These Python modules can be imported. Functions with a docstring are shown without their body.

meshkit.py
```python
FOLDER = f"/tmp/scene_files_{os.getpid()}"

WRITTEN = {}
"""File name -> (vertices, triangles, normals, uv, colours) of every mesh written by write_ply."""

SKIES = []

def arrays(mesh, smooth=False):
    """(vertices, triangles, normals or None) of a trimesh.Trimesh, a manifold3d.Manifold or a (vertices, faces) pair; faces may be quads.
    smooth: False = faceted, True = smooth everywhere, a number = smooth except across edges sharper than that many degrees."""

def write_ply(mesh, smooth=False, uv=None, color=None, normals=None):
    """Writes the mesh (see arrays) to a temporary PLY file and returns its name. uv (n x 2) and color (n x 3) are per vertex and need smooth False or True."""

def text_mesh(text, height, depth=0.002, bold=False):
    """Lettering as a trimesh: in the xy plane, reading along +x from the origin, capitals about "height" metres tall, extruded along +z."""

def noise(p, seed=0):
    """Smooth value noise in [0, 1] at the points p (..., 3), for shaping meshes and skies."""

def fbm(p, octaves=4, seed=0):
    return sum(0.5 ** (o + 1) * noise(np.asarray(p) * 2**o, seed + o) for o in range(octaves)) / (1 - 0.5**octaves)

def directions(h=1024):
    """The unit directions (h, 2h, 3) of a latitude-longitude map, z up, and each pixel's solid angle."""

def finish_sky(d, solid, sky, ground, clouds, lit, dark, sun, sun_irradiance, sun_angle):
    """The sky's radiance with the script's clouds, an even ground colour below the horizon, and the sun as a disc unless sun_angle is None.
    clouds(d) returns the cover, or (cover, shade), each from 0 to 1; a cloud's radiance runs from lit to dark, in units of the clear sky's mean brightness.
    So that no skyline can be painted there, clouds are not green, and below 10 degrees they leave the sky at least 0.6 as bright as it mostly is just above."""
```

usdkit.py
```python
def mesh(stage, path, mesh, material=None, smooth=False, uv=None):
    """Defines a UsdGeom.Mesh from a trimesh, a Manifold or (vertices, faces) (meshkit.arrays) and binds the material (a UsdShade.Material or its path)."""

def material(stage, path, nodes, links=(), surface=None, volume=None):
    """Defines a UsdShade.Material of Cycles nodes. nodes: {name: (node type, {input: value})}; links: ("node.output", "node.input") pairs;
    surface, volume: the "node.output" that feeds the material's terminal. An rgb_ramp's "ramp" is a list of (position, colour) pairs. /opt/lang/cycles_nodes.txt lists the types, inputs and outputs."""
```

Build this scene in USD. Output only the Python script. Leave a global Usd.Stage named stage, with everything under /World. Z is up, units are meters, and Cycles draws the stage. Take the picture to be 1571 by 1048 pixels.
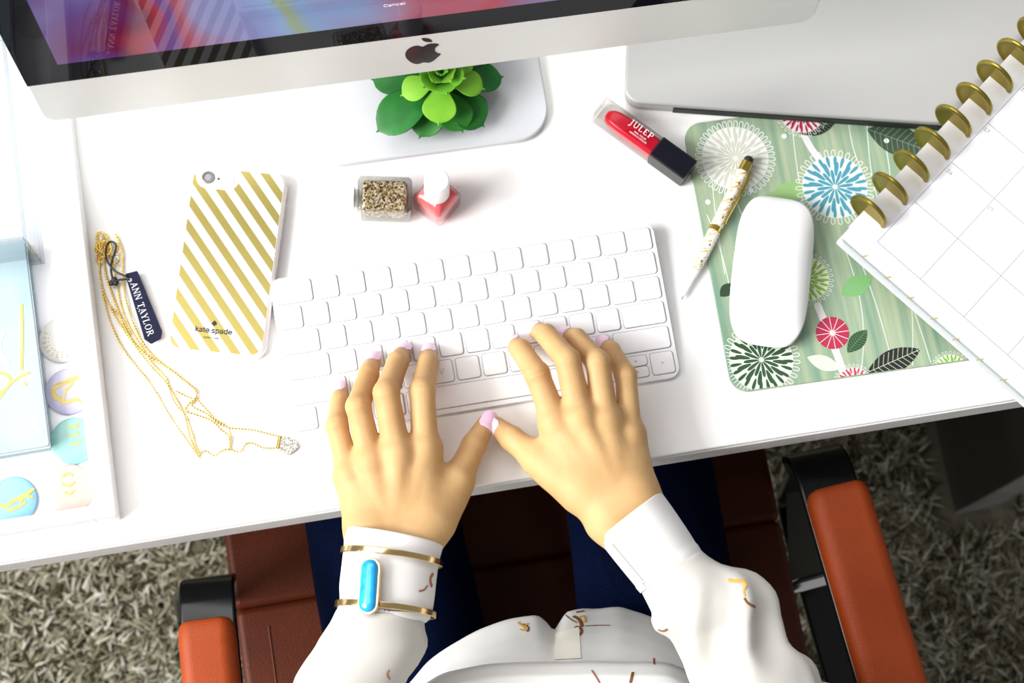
import math, random
import numpy as np, trimesh
import shapely
from shapely.geometry import Polygon, LineString, Point, box as sbox
from shapely import affinity
import manifold3d
import usdkit, meshkit
from pxr import Usd, UsdGeom, UsdLux, UsdShade, Sdf, Gf

stage = Usd.Stage.CreateInMemory()
UsdGeom.SetStageUpAxis(stage, UsdGeom.Tokens.z)
UsdGeom.SetStageMetersPerUnit(stage, 1.0)
UsdGeom.Xform.Define(stage, '/World')
UsdGeom.Scope.Define(stage, '/World/Looks')
rng = np.random.default_rng(7)
random.seed(7)
ZD = 0.74          # height of the desk top above the floor (m); builders work in mm from the desk top

# ------------------------------------------------------------------ camera, sky, window light, exposure
CM = np.array([[0.98529318, -0.16692213, 0.03652882], [0.15273358, 0.9561933, 0.24973351], [0.07661466, 0.24048155, -0.96762535]])
CC = np.array([67.788447, -258.047187, 1221.161287])
FPX = 2700.0
cam = UsdGeom.Camera.Define(stage, '/World/camera')
m4 = np.eye(4)
m4[0, :3], m4[1, :3], m4[2, :3] = CM[0], CM[1], -CM[2]
m4[3, :3] = CC[0] / 1000, CC[1] / 1000, CC[2] / 1000 + ZD
cam.AddTransformOp().Set(Gf.Matrix4d(m4.tolist()))
cam.CreateHorizontalApertureAttr(36.0)
cam.CreateVerticalApertureAttr(36.0 * 1048 / 1571)
cam.CreateFocalLengthAttr(36.0 * FPX / 1571)
cam.CreateFStopAttr(9.0)
cam.CreateFocusDistanceAttr(1.24)
cam.CreateClippingRangeAttr(Gf.Vec2f(0.05, 60))
cam.CreateExposureAttr(0.0)

dome = UsdLux.DomeLight.Define(stage, '/World/sky')
dome.CreateIntensityAttr(0.10)
dome.CreateColorAttr(Gf.Vec3f(1.0, 1.0, 1.0))
def rect(name, w, h, inten, color):
    l = UsdLux.RectLight.Define(stage, '/World/' + name)
    l.CreateWidthAttr(w); l.CreateHeightAttr(h); l.CreateIntensityAttr(inten); l.CreateColorAttr(Gf.Vec3f(*color))
    return l
win = rect('window_light', 2.0, 1.6, 27.0, (1.0, 0.99, 0.98))
ceil_ = rect('ceiling_light', 3.0, 1.6, 5.0, (1.0, 0.99, 0.97))
def aim(l, pos, to):
    pos, to = np.array(pos, float), np.array(to, float)
    z = pos - to; z /= np.linalg.norm(z)
    x = np.cross([0, 0, 1], z); x /= np.linalg.norm(x)
    y = np.cross(z, x)
    m = np.eye(4); m[0, :3], m[1, :3], m[2, :3], m[3, :3] = x, y, z, pos
    l.AddTransformOp().Set(Gf.Matrix4d(m.tolist()))
aim(win, (-2.7, -0.30, 2.6), (0.0, 0.0, 0.6))
aim(ceil_, (-0.5, 1.15, 2.75), (0.1, 0.05, 0.74))

# ------------------------------------------------------------------ helpers
def P(px, py, h=0.0):
    """Where the photograph's pixel lies at h mm above the desk top (mm)."""
    d = ((px - 785.5) * CM[0] - (py - 524) * CM[1]) / FPX + CM[2]
    return CC + d * ((h - CC[2]) / d[2])

USED = {}
def uname(parent, name):
    k = (parent, name)
    n = USED.get(k, 0)
    USED[k] = n + 1
    return name if n == 0 else f'{name}_{n:03d}'

class Node:
    def __init__(self, prim, path, base):
        self.prim, self.path, self.base = prim, path, base
def setdata(prim, label=None, cat=None, group=None, kind=None):
    for k, v in (('label', label), ('category', cat), ('group', group), ('kind', kind)):
        if v:
            prim.SetCustomDataByKey(k, v)
def thing(name, label, cat, base=(0, 0, 0), group=None, kind=None):
    path = '/World/' + uname('/World', name)
    x = UsdGeom.Xform.Define(stage, path)
    b = np.array(base, float)
    x.AddTranslateOp().Set(Gf.Vec3d(b[0] / 1000, b[1] / 1000, b[2] / 1000 + ZD))
    setdata(x.GetPrim(), label, cat, group, kind)
    return Node(x.GetPrim(), path, b)
def VF(m):
    if isinstance(m, list):
        return cat(*m)
    if hasattr(m, 'to_mesh'):
        k = m.to_mesh(); return np.array(k.vert_properties[:, :3], float), np.array(k.tri_verts, int)
    if hasattr(m, 'vertices'):
        return np.array(m.vertices, float), np.array(m.faces, int)
    v, f = np.asarray(m[0], float), np.asarray(m[1], int)
    if f.shape[1] == 4:
        f = np.vstack([f[:, [0, 1, 2]], f[:, [0, 2, 3]]])
    return v, f
def cat(*ms):
    vs, fs, o = [], [], 0
    for m in ms:
        v, f = VF(m)
        vs.append(v); fs.append(f + o); o += len(v)
    return np.vstack(vs), np.vstack(fs)
def part(parent, name, mesh, mat, label=None, smooth=35, kind=None, holder=False):
    v, f = VF(mesh)
    path = parent.path + '/' + uname(parent.path, name)
    usdkit.mesh(stage, path, ((v - parent.base) / 1000.0, f), mat, smooth=smooth)
    prim = stage.GetPrimAtPath(path)
    setdata(prim, label, kind=kind)
    return Node(prim, path, parent.base)
def solo(name, mesh, mat, label, cat_, smooth=35, group=None, kind=None):
    v, f = VF(mesh)
    b = (v.min(0) + v.max(0)) / 2; b[2] = v[:, 2].min()
    path = '/World/' + uname('/World', name)
    g = usdkit.mesh(stage, path, ((v - b) / 1000.0, f), mat, smooth=smooth)
    g.AddTranslateOp().Set(Gf.Vec3d(b[0] / 1000, b[1] / 1000, b[2] / 1000 + ZD))
    setdata(g.GetPrim(), label, cat_, group, kind)
    return Node(g.GetPrim(), path, b)

MC = {}
def mat(name, color=None, rough=0.5, metal=0.0, nodes=None, links=None, surface='p.BSDF', **kw):
    if name in MC:
        return MC[name]
    n = {'p': ('principled_bsdf', {'roughness': float(rough), 'metallic': float(metal), **kw})}
    if color is not None:
        n['p'][1]['base_color'] = tuple(color)
    n.update(nodes or {})
    MC[name] = usdkit.material(stage, '/World/Looks/' + name, n, links or [], surface=surface)
    return MC[name]
def S(r, g, b):
    """sRGB 0-255 to linear."""
    c = np.array([r, g, b]) / 255.0
    return tuple(np.where(c <= 0.04045, c / 12.92, ((c + 0.055) / 1.055) ** 2.4).tolist())

# ---- mesh builders (mm)
def rrect(w, h, r, n=6):
    r = max(min(r, w / 2 - 1e-3, h / 2 - 1e-3), 1e-3)
    out = []
    for cx, cy, a0 in ((w / 2 - r, h / 2 - r, 0), (-w / 2 + r, h / 2 - r, 90), (-w / 2 + r, -h / 2 + r, 180), (w / 2 - r, -h / 2 + r, 270)):
        for k in range(n + 1):
            a = math.radians(a0 + 90 * k / n)
            out.append((cx + r * math.cos(a), cy + r * math.sin(a)))
    return np.array(out)
def loft(rings, cap0=True, cap1=True):
    n = len(rings[0])
    v = [np.asarray(r, float) for r in rings]
    f = []
    for k in range(len(rings) - 1):
        for i in range(n):
            j = (i + 1) % n
            a, b, c, d = k * n + i, k * n + j, (k + 1) * n + j, (k + 1) * n + i
            f += [(a, b, c), (a, c, d)]
    v = np.vstack(v)
    if cap0:
        v = np.vstack([v, v[:n].mean(0)]); c = len(v) - 1
        f += [(c, (i + 1) % n, i) for i in range(n)]
    if cap1:
        o = (len(rings) - 1) * n
        v = np.vstack([v, v[o:o + n].mean(0)]); c = len(v) - 1
        f += [(c, o + i, o + (i + 1) % n) for i in range(n)]
    return v, np.array(f)
def slab(w, h, r, z0, z1, bev=1.0, n=6, bev0=None):
    """Rounded rectangle slab about the origin with rounded top (and bottom) edges."""
    bev0 = bev if bev0 is None else bev0
    prof = []
    if bev0 > 0:
        prof += [(bev0 * (1 - math.sin(a)), z0 + bev0 * (1 - math.cos(a))) for a in np.radians([0, 30, 60])]
    prof += [(0, z0 + bev0), (0, z1 - bev)]
    prof += [(bev * (1 - math.cos(a)), z1 - bev + bev * math.sin(a)) for a in np.radians([30, 60, 90])]
    rings = []
    for ins, z in prof:
        p = rrect(w - 2 * ins, h - 2 * ins, max(r - ins, 0.05), n)
        rings.append(np.c_[p, np.full(len(p), z)])
    return loft(rings)
def box(x0, x1, y0, y1, z0, z1, bev=0.6):
    v, f = slab(x1 - x0, y1 - y0, bev, z0, z1, min(bev, (z1 - z0) / 2.01), n=2)
    return v + [(x0 + x1) / 2, (y0 + y1) / 2, 0], f
def lathe(prof, n=32):
    """prof: (radius, z) from bottom to top."""
    a = np.linspace(0, 2 * np.pi, n, endpoint=False)
    return loft([np.c_[max(r, 1e-3) * np.cos(a), max(r, 1e-3) * np.sin(a), np.full(n, z)] for r, z in prof])
def frame(o, x, z=None, y=None):
    """Affine with the local x axis along x and z (or y) as near as can be to the one given."""
    x = np.array(x, float); x /= np.linalg.norm(x)
    if z is not None:
        z = np.array(z, float); y = np.cross(z, x); y /= np.linalg.norm(y); z = np.cross(x, y)
    else:
        y = np.array(y, float); z = np.cross(x, y); z /= np.linalg.norm(z); y = np.cross(z, x)
    return np.array(o, float), np.stack([x, y, z])
def put(m, fr):
    v, f = VF(m)
    return v @ fr[1] + fr[0], f
def rotz(m, deg, o=(0, 0, 0)):
    a = math.radians(deg)
    return put(m, (np.array(o, float), np.array([[math.cos(a), math.sin(a), 0], [-math.sin(a), math.cos(a), 0], [0, 0, 1]])))
def extrude(poly, z0, z1):
    ms = []
    for g in getattr(poly, 'geoms', [poly]):
        if g.geom_type == 'Polygon' and g.area > 1e-4:
            t = trimesh.creation.extrude_polygon(g, z1 - z0, engine='earcut')
            t.apply_translation([0, 0, z0]); ms.append(t)
    return cat(*ms)
def spline(pts, n=60, closed=False):
    from scipy.interpolate import CubicSpline
    p = np.array(pts, float)
    if closed:
        p = np.vstack([p, p[:1]])
    t = np.r_[0, np.cumsum(np.linalg.norm(np.diff(p, axis=0), axis=1) + 1e-6)]
    return CubicSpline(t, p, bc_type='periodic' if closed else 'natural')(np.linspace(0, t[-1], n))
def tube(path, r, n=8, flat=1.0, up=(0, 0, 1), caps=True):
    p = np.asarray(path, float)
    r = np.broadcast_to(np.asarray(r, float), (len(p),))
    t = np.gradient(p, axis=0); t /= np.linalg.norm(t, axis=1, keepdims=True) + 1e-12
    s = np.cross(t, np.asarray(up, float))
    for i in range(len(s)):
        if np.linalg.norm(s[i]) < 1e-3:
            s[i] = s[i - 1] if i else np.cross(t[i], [1, 0, 0.1])
    s /= np.linalg.norm(s, axis=1, keepdims=True)
    u = np.cross(s, t)
    a = np.linspace(0, 2 * np.pi, n, endpoint=False)
    rings = [p[i] + r[i] * (np.cos(a)[:, None] * s[i] + flat * np.sin(a)[:, None] * u[i]) for i in range(len(p))]
    return loft(rings, caps, caps)
def sphere(c, r, sub=2):
    s = trimesh.creation.icosphere(subdivisions=sub, radius=1.0)
    return np.array(s.vertices) * np.asarray(r) + np.asarray(c), np.array(s.faces)

# ---- signed distance bodies
def smin(a, b, k):
    h = np.clip(0.5 + 0.5 * (b - a) / k, 0, 1)
    return b * (1 - h) + a * h - k * h * (1 - h)
def cone(p, a, b, ra, rb):
    a, b = np.asarray(a, float), np.asarray(b, float)
    ba = b - a
    t = np.clip(((p - a) @ ba) / (ba @ ba + 1e-9), 0, 1)
    return np.linalg.norm(p - a - t[:, None] * ba, axis=1) - (ra + t * (rb - ra))
def ell(p, c, r):
    q = (p - np.asarray(c)) / np.asarray(r, float)
    k = np.linalg.norm(q, axis=1)
    return (k - 1) * min(r)
def nets(f, lo, hi, h):
    """Naive surface nets of f <= 0 on a grid of step h."""
    lo, hi = np.asarray(lo, float), np.asarray(hi, float)
    n = np.ceil((hi - lo) / h).astype(int) + 1
    ax = [lo[k] + h * np.arange(n[k]) for k in range(3)]
    g = np.stack(np.meshgrid(*ax, indexing='ij'), -1).reshape(-1, 3)
    if len(g) > 400000:            # a coarse pass first, then only the points near the surface
        from scipy.ndimage import map_coordinates
        K = 4
        nc = np.ceil((n - 1) / K).astype(int) + 1
        gc = np.stack(np.meshgrid(*[lo[k] + h * K * np.arange(nc[k]) for k in range(3)], indexing='ij'), -1).reshape(-1, 3)
        dc = f(gc).reshape(nc)
        d = map_coordinates(dc, ((g - lo) / (h * K)).T, order=1, mode='nearest')
        near = np.nonzero(abs(d) < h * K * 1.1)[0]
        d[near] = np.concatenate([f(g[c]) for c in np.array_split(near, max(1, len(near) // 200000))])
        d = d.reshape(n)
    else:
        d = np.concatenate([f(c) for c in np.array_split(g, max(1, len(g) // 200000))]).reshape(n)
    d[0], d[-1], d[:, 0], d[:, -1], d[:, :, 0], d[:, :, -1] = (np.maximum(x, 0.1) for x in (d[0], d[-1], d[:, 0], d[:, -1], d[:, :, 0], d[:, :, -1]))
    s = d < 0
    m = n - 1
    acc, cnt = np.zeros((*m, 3)), np.zeros(m)
    corners = [(i, j, k) for i in (0, 1) for j in (0, 1) for k in (0, 1)]
    sl = lambda c: tuple(slice(c[q], c[q] + m[q]) for q in range(3))
    for c in corners:
        for q in range(3):
            if c[q] == 0:
                e = list(c); e[q] = 1
                da, db = d[sl(c)], d[sl(e)]
                x = s[sl(c)] != s[sl(e)]
                t = np.where(x, da / np.where(x, da - db, 1), 0)
                pos = np.zeros((*m, 3)); pos[...] = c; pos[..., q] += t
                acc += pos * x[..., None]; cnt += x
    on = cnt > 0
    idx = -np.ones(m, int); idx[on] = np.arange(on.sum())
    cell = np.argwhere(on)
    v = lo + h * (cell + acc[on] / cnt[on][:, None])
    fs = []
    for q in range(3):
        u, w = (q + 1) % 3, (q + 2) % 3
        a = [slice(0, n[k] - (k == q)) for k in range(3)]
        b = list(a); b[q] = slice(1, n[q])
        sa, sb = s[tuple(a)], s[tuple(b)]
        e = np.argwhere(sa != sb)
        e = e[(e[:, u] > 0) & (e[:, w] > 0) & (e[:, u] < n[u] - 1) & (e[:, w] < n[w] - 1)]
        flip = sa[tuple(e.T)]
        o = []
        for du, dw in ((-1, -1), (0, -1), (0, 0), (-1, 0)):
            c = e.copy(); c[:, u] += du; c[:, w] += dw
            o.append(idx[tuple(c.T)])
        quad = np.stack(o, 1)
        quad = np.where(flip[:, None], quad, quad[:, ::-1])
        fs.append(quad)
    return VF((v, np.vstack(fs)))
def hits(meshvf, pxs):
    """First hits on a mesh of the rays through the photograph's pixels: (points, normals)."""
    v, f = VF(meshvf)
    A, B, Cc = v[f[:, 0]], v[f[:, 1]], v[f[:, 2]]
    e1, e2 = B - A, Cc - A
    N = np.cross(e1, e2); N /= np.linalg.norm(N, axis=1, keepdims=True) + 1e-12
    out, nor = [], []
    for px, py in pxs:
        d = ((px - 785.5) * CM[0] - (py - 524) * CM[1]) / FPX + CM[2]
        h = np.cross(d, e2); det = (e1 * h).sum(1)
        det = np.where(abs(det) < 1e-12, 1e-12, det)
        s_ = CC - A
        u = (s_ * h).sum(1) / det
        q = np.cross(s_, e1)
        w = (q @ d) / det
        t = (q * e2).sum(1) / det
        ok = (u >= 0) & (w >= 0) & (u + w <= 1) & (t > 1)
        if ok.any():
            i = np.argmin(np.where(ok, t, 1e18))
            nn = N[i] if N[i] @ d < 0 else -N[i]
            out.append(CC + d * t[i]); nor.append(nn)
        else:
            out.append(None); nor.append(None)
    return out, nor

# ---- lettering: a serif alphabet made of strokes, and the sans of meshkit
def serif(text, height, track=0.16):
    th, tn = 0.17, 0.075
    L = lambda pts, w: LineString(pts).buffer(w / 2, cap_style='flat', join_style='mitre')
    se = lambda x, y, w=0.30: L([(x - w / 2, y), (x + w / 2, y)], 0.06)
    arc = lambda cx, cy, rx, ry, a0, a1: [(cx + rx * math.cos(math.radians(a)), cy + ry * math.sin(math.radians(a))) for a in np.linspace(a0, a1, 18)]
    G = {
        'A': (0.86, [L([(0.08, 0), (0.42, 1)], tn), L([(0.40, 1), (0.76, 0)], th), L([(0.2, 0.34), (0.64, 0.34)], tn), se(0.08, 0.03), se(0.76, 0.03)]),
        'N': (0.90, [L([(0.12, 0), (0.12, 1)], tn), L([(0.12, 1), (0.78, 0)], th), L([(0.78, 0), (0.78, 1)], tn), se(0.12, 0.03), se(0.78, 0.97), se(0.08, 0.97, 0.2)]),
        'T': (0.82, [L([(0.41, 0), (0.41, 1)], th), L([(0.02, 0.96), (0.8, 0.96)], tn), L([(0.05, 1), (0.05, 0.76)], tn), L([(0.77, 1), (0.77, 0.76)], tn), se(0.41, 0.03, 0.4)]),
        'Y': (0.84, [L([(0.08, 1), (0.42, 0.42)], th), L([(0.76, 1), (0.42, 0.42)], tn), L([(0.42, 0.45), (0.42, 0)], th), se(0.08, 0.97), se(0.76, 0.97, 0.26), se(0.42, 0.03, 0.38)]),
        'L': (0.70, [L([(0.16, 0), (0.16, 1)], th), L([(0.1, 0.035), (0.66, 0.035)], tn), L([(0.64, 0), (0.64, 0.26)], tn), se(0.16, 0.97, 0.36)]),
        'O': (0.92, [Polygon(arc(0.46, 0.5, 0.44, 0.52, 0, 360)).difference(Polygon(arc(0.46, 0.5, 0.28, 0.46, 0, 360)))]),
        'R': (0.84, [L([(0.16, 0), (0.16, 1)], th), L([(0.16, 0.97)] + arc(0.4, 0.74, 0.24, 0.23, 90, -90) + [(0.16, 0.5)], 0.1), L([(0.38, 0.5), (0.78, 0.02)], th), se(0.16, 0.03, 0.36), se(0.12, 0.97, 0.26), se(0.78, 0.03, 0.2)]),
        'J': (0.50, [L([(0.30, 1)] + [(0.30, 0.1)] + arc(0.08, 0.02, 0.22, 0.26, 0, -110), 0.15), se(0.30, 0.97, 0.36)]),
        'U': (0.86, [L([(0.14, 1), (0.14, 0.34)] + arc(0.43, 0.34, 0.29, 0.31, 180, 360) + [(0.72, 1)], 0.12), se(0.14, 0.97, 0.34), se(0.72, 0.97, 0.28)]),
        'E': (0.74, [L([(0.16, 0), (0.16, 1)], th), L([(0.1, 0.035), (0.66, 0.035)], tn), L([(0.1, 0.965), (0.64, 0.965)], tn), L([(0.16, 0.5), (0.5, 0.5)], tn), L([(0.64, 0), (0.64, 0.24)], tn), L([(0.62, 1), (0.62, 0.78)], tn)]),
        'P': (0.74, [L([(0.16, 0), (0.16, 1)], th), L([(0.16, 0.97)] + arc(0.4, 0.72, 0.26, 0.25, 90, -90) + [(0.16, 0.47)], 0.11), se(0.16, 0.03, 0.38), se(0.12, 0.97, 0.26)]),
    }
    x, shapes = 0.0, []
    for ch in text:
        if ch == ' ':
            x += 0.5; continue
        w, s = G[ch]
        shapes.append(affinity.translate(shapely.union_all(s), x, 0))
        x += w + track
    return affinity.scale(shapely.union_all(shapes), height, height, origin=(0, 0)), (x - track) * height
def sans(text, height, depth=0.1, bold=False, center=True):
    t = meshkit.text_mesh(text, height, depth, bold)
    v, f = VF(t)
    if center:
        v = v - [(v[:, 0].min() + v[:, 0].max()) / 2, height / 2, 0]
    return v, f

# ------------------------------------------------------------------ materials
def noisy(name, c0, c1, scale, rough, metal=0.0, bump=0.0, bscale=None, stretch=(1, 1, 1), detail=3.0, lo=0.35, hi=0.65, **kw):
    """Two colours mixed by noise in object space, with optional fine relief."""
    if name in MC:
        return MC[name]
    n = {'tc': ('texture_coordinate', {}), 'mp': ('mapping', {'scale': tuple(float(s) for s in stretch)}),
         'n': ('noise_texture', {'scale': float(scale), 'detail': float(detail)}),
         'r': ('rgb_ramp', {'ramp': [(lo, tuple(c0)), (hi, tuple(c1))]})}
    l = [('tc.object', 'mp.vector'), ('mp.vector', 'n.vector'), ('n.fac', 'r.fac'), ('r.color', 'p.base_color')]
    if bump:
        n['n2'] = ('noise_texture', {'scale': float(bscale or scale), 'detail': 3.0})
        n['b'] = ('bump', {'strength': 1.0, 'distance': float(bump)})
        l += [('mp.vector', 'n2.vector'), ('n2.fac', 'b.height'), ('b.normal', 'p.normal')]
    return mat(name, None, rough, metal, n, l, **kw)

m_desk = mat('white_laminate', (0.87, 0.865, 0.85), 0.38)
m_deskedge = noisy('white_edge_band', (0.80, 0.80, 0.80), (0.72, 0.72, 0.72), 30, 0.45)
m_white = mat('white_plastic', (0.86, 0.86, 0.86), 0.3)
m_card = mat('white_card', (0.86, 0.86, 0.88), 0.6)
m_key = mat('key_white', (0.90, 0.90, 0.90), 0.45)
m_keyplate = mat('keyboard_plate', (0.88, 0.88, 0.89), 0.35, 0.0)
m_alu = mat('aluminium', (0.64, 0.64, 0.62), 0.42, 0.2)
m_alulap = mat('laptop_aluminium', (0.37, 0.37, 0.365), 0.5, 0.2, specular_ior_level=0.3)
m_foot = mat('foot_aluminium', (0.56, 0.57, 0.60), 0.5, 0.1, specular_ior_level=0.3)
m_black = mat('black_gloss', (0.004, 0.004, 0.005), 0.18)
m_blackmat = mat('black_matte', (0.010, 0.010, 0.010), 0.5)
m_rubber = mat('dark_rubber', (0.012, 0.014, 0.012), 0.6)
m_grey = mat('legend_grey', (0.25, 0.25, 0.27), 0.5)
m_lightgrey = mat('print_grey', (0.50, 0.50, 0.53), 0.6)
m_gold = mat('gold_metal', (0.62, 0.46, 0.10), 0.22, 1.0)
m_chain = mat('gold_chain', (0.90, 0.62, 0.16), 0.25, 1.0)
m_ring = mat('antique_gold', (0.27, 0.21, 0.03), 0.30, 0.9)
m_foil = mat('gold_foil', (0.40, 0.33, 0.09), 0.38, 0.6)
m_brace = mat('bracelet_gold', (0.72, 0.52, 0.24), 0.15, 1.0)
m_navytag = mat('navy_card', (0.008, 0.010, 0.030), 0.6, specular_ior_level=0.15)
m_print = mat('white_print', (0.85, 0.85, 0.85), 0.5)
m_chrome = mat('chrome', (0.7, 0.7, 0.72), 0.1, 1.0)
m_skin = noisy('skin', (0.445, 0.272, 0.117), (0.495, 0.315, 0.142), 42, 0.58, specular_ior_level=0.3, bump=0.00012, bscale=420, subsurface_weight=0.12, subsurface_scale=0.006, subsurface_radius=(1.0, 0.35, 0.15))
m_nail = mat('pink_nail_polish', (0.80, 0.55, 0.73), 0.16)
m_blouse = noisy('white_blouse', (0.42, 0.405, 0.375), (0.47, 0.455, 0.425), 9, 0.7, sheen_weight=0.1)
m_jeans = noisy('navy_denim', (0.0004, 0.0018, 0.010), (0.0010, 0.0045, 0.024), 700, 0.9, specular_ior_level=0.05)
m_hair = noisy('dark_hair', (0.02, 0.012, 0.007), (0.05, 0.03, 0.018), 200, 0.4, stretch=(1, 1, 0.1))
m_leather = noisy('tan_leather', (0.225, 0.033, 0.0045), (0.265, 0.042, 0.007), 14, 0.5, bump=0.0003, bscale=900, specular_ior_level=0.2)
m_seat_shade = noisy('leather_seat_shaded', (0.062, 0.011, 0.003), (0.085, 0.016, 0.0045), 14, 0.5, bump=0.0003, bscale=700, specular_ior_level=0.2)  # same leather as the arms, with the shade darkened into its colour
def clear(name, tint=(1, 1, 1), ior=1.45, rough=0.02):
    if name in MC:
        return MC[name]
    MC[name] = usdkit.material(stage, '/World/Looks/' + name, {'t': ('transparent_bsdf', {'color': tint}), 'g': ('glossy_bsdf', {'color': (0.75, 0.75, 0.75), 'roughness': rough}), 'w': ('layer_weight', {'blend': 0.5}),
                               'q': ('math', {'math_type': 'power', 'value2': 2.6}), 'f': ('math', {'math_type': 'multiply_add', 'value2': 0.75, 'value3': 0.03}), 'm': ('mix_closure', {})},
                               [('w.facing', 'q.value1'), ('q.value', 'f.value1'), ('f.value', 'm.fac'), ('t.BSDF', 'm.closure1'), ('g.BSDF', 'm.closure2')], surface='m.closure')
    return MC[name]
m_clear = clear('clear_plastic', (0.84, 0.86, 0.87))
m_glass = clear('bottle_glass', (0.80, 0.80, 0.79), 1.5)

# ------------------------------------------------------------------ floor and shag carpet
fl = solo('floor', box(-2500, 2800, -2500, 2500, -ZD * 1000 - 40, -ZD * 1000, 1), mat('floor_base', (0.13, 0.12, 0.085), 0.9), None, None, kind='structure')
wl = solo('wall_back', box(-2500, 2800, 2400, 2460, -ZD * 1000, 2000, 1), mat('wall_paint', (0.7, 0.7, 0.68), 0.8), None, None, kind='structure')
FRONT = -54.0
def carpet():
    n = 60000
    pts = []
    x = rng.uniform(-620, 1050, n); y = rng.uniform(-430, 330, n)
    # a tuft is a bent, twisted blade of three segments
    h = rng.uniform(5, 13, n); w = rng.uniform(1.8, 3.6, n); az = rng.normal(0.9, 1.2, n); lean = rng.uniform(12, 24, n)
    keep = np.ones(n, bool)
    for x0, x1, y0, y1 in ((686, 729, FRONT + 4, 690), (-438, -400, FRONT + 320, 690), (34, 106, 14, 185), (212, 284, 14, 185)) + tuple((152 + 290 * math.cos(a) - 16, 152 + 290 * math.cos(a) + 16, -280 + 290 * math.sin(a) - 30, -280 + 290 * math.sin(a) + 30) for a in [2 * np.pi * k / 5 + 0.3 for k in range(5)]):
        keep &= ~((x > x0 - 26) & (x < x1 + 26) & (y > y0 - 26) & (y < y1 + 26))
    x, y, h, w, az, lean = (q[keep] for q in (x, y, h, w, az, lean)); n = len(x)
    d = np.c_[np.cos(az), np.sin(az), 0 * az]; s = np.c_[-np.sin(az), np.cos(az), 0 * az]
    base = np.c_[x, y, np.full(n, -ZD * 1000 - 1)]
    V = []
    for t, k in ((0, 1.0), (0.5, 1.15), (0.85, 0.9)):
        c = base + d * (lean * t ** 2)[:, None] + np.c_[0 * x, 0 * x, h * (t - 0.25 * t ** 3)]
        V += [c - s * (w * k / 2)[:, None], c + s * (w * k / 2)[:, None]]
    V.append(base + d * (lean * 1.25)[:, None] + np.c_[0 * x, 0 * x, h * 0.72])
    v = np.stack(V, 1).reshape(-1, 3)
    f = np.array([(0, 1, 3), (0, 3, 2), (2, 3, 5), (2, 5, 4), (4, 5, 6)])
    F = (np.arange(n)[:, None, None] * 7 + f[None]).reshape(-1, 3)
    return v, F
m_carpet = usdkit.material(stage, '/World/Looks/shag_pile', {'a': ('attribute', {'attribute': 'tint'}), 'd': ('diffuse_bsdf', {}), 't': ('translucent_bsdf', {}), 'm': ('mix_closure', {'fac': 0.25})},
    [('a.color', 'd.color'), ('a.color', 't.color'), ('d.BSDF', 'm.closure1'), ('t.BSDF', 'm.closure2')], surface='m.closure')
cv_, cf_ = carpet()
cp_ = solo('shag_carpet', (cv_, cf_), m_carpet, 'grey and beige shaggy carpet pile covering the floor under the desk', 'carpet', smooth=False, kind='stuff')
tone = np.array([(0.045, 0.038, 0.022), (0.14, 0.125, 0.080), (0.25, 0.235, 0.165), (0.34, 0.325, 0.25), (0.50, 0.485, 0.41)])[rng.choice(5, len(cv_) // 7, p=[0.2, 0.25, 0.25, 0.2, 0.1])]
from pxr import Vt
UsdGeom.PrimvarsAPI(cp_.prim).CreatePrimvar('tint', Sdf.ValueTypeNames.Color3fArray, 'vertex').Set(Vt.Vec3fArray.FromNumpy(np.repeat(tone, 7, 0).astype(np.float32)))

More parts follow.
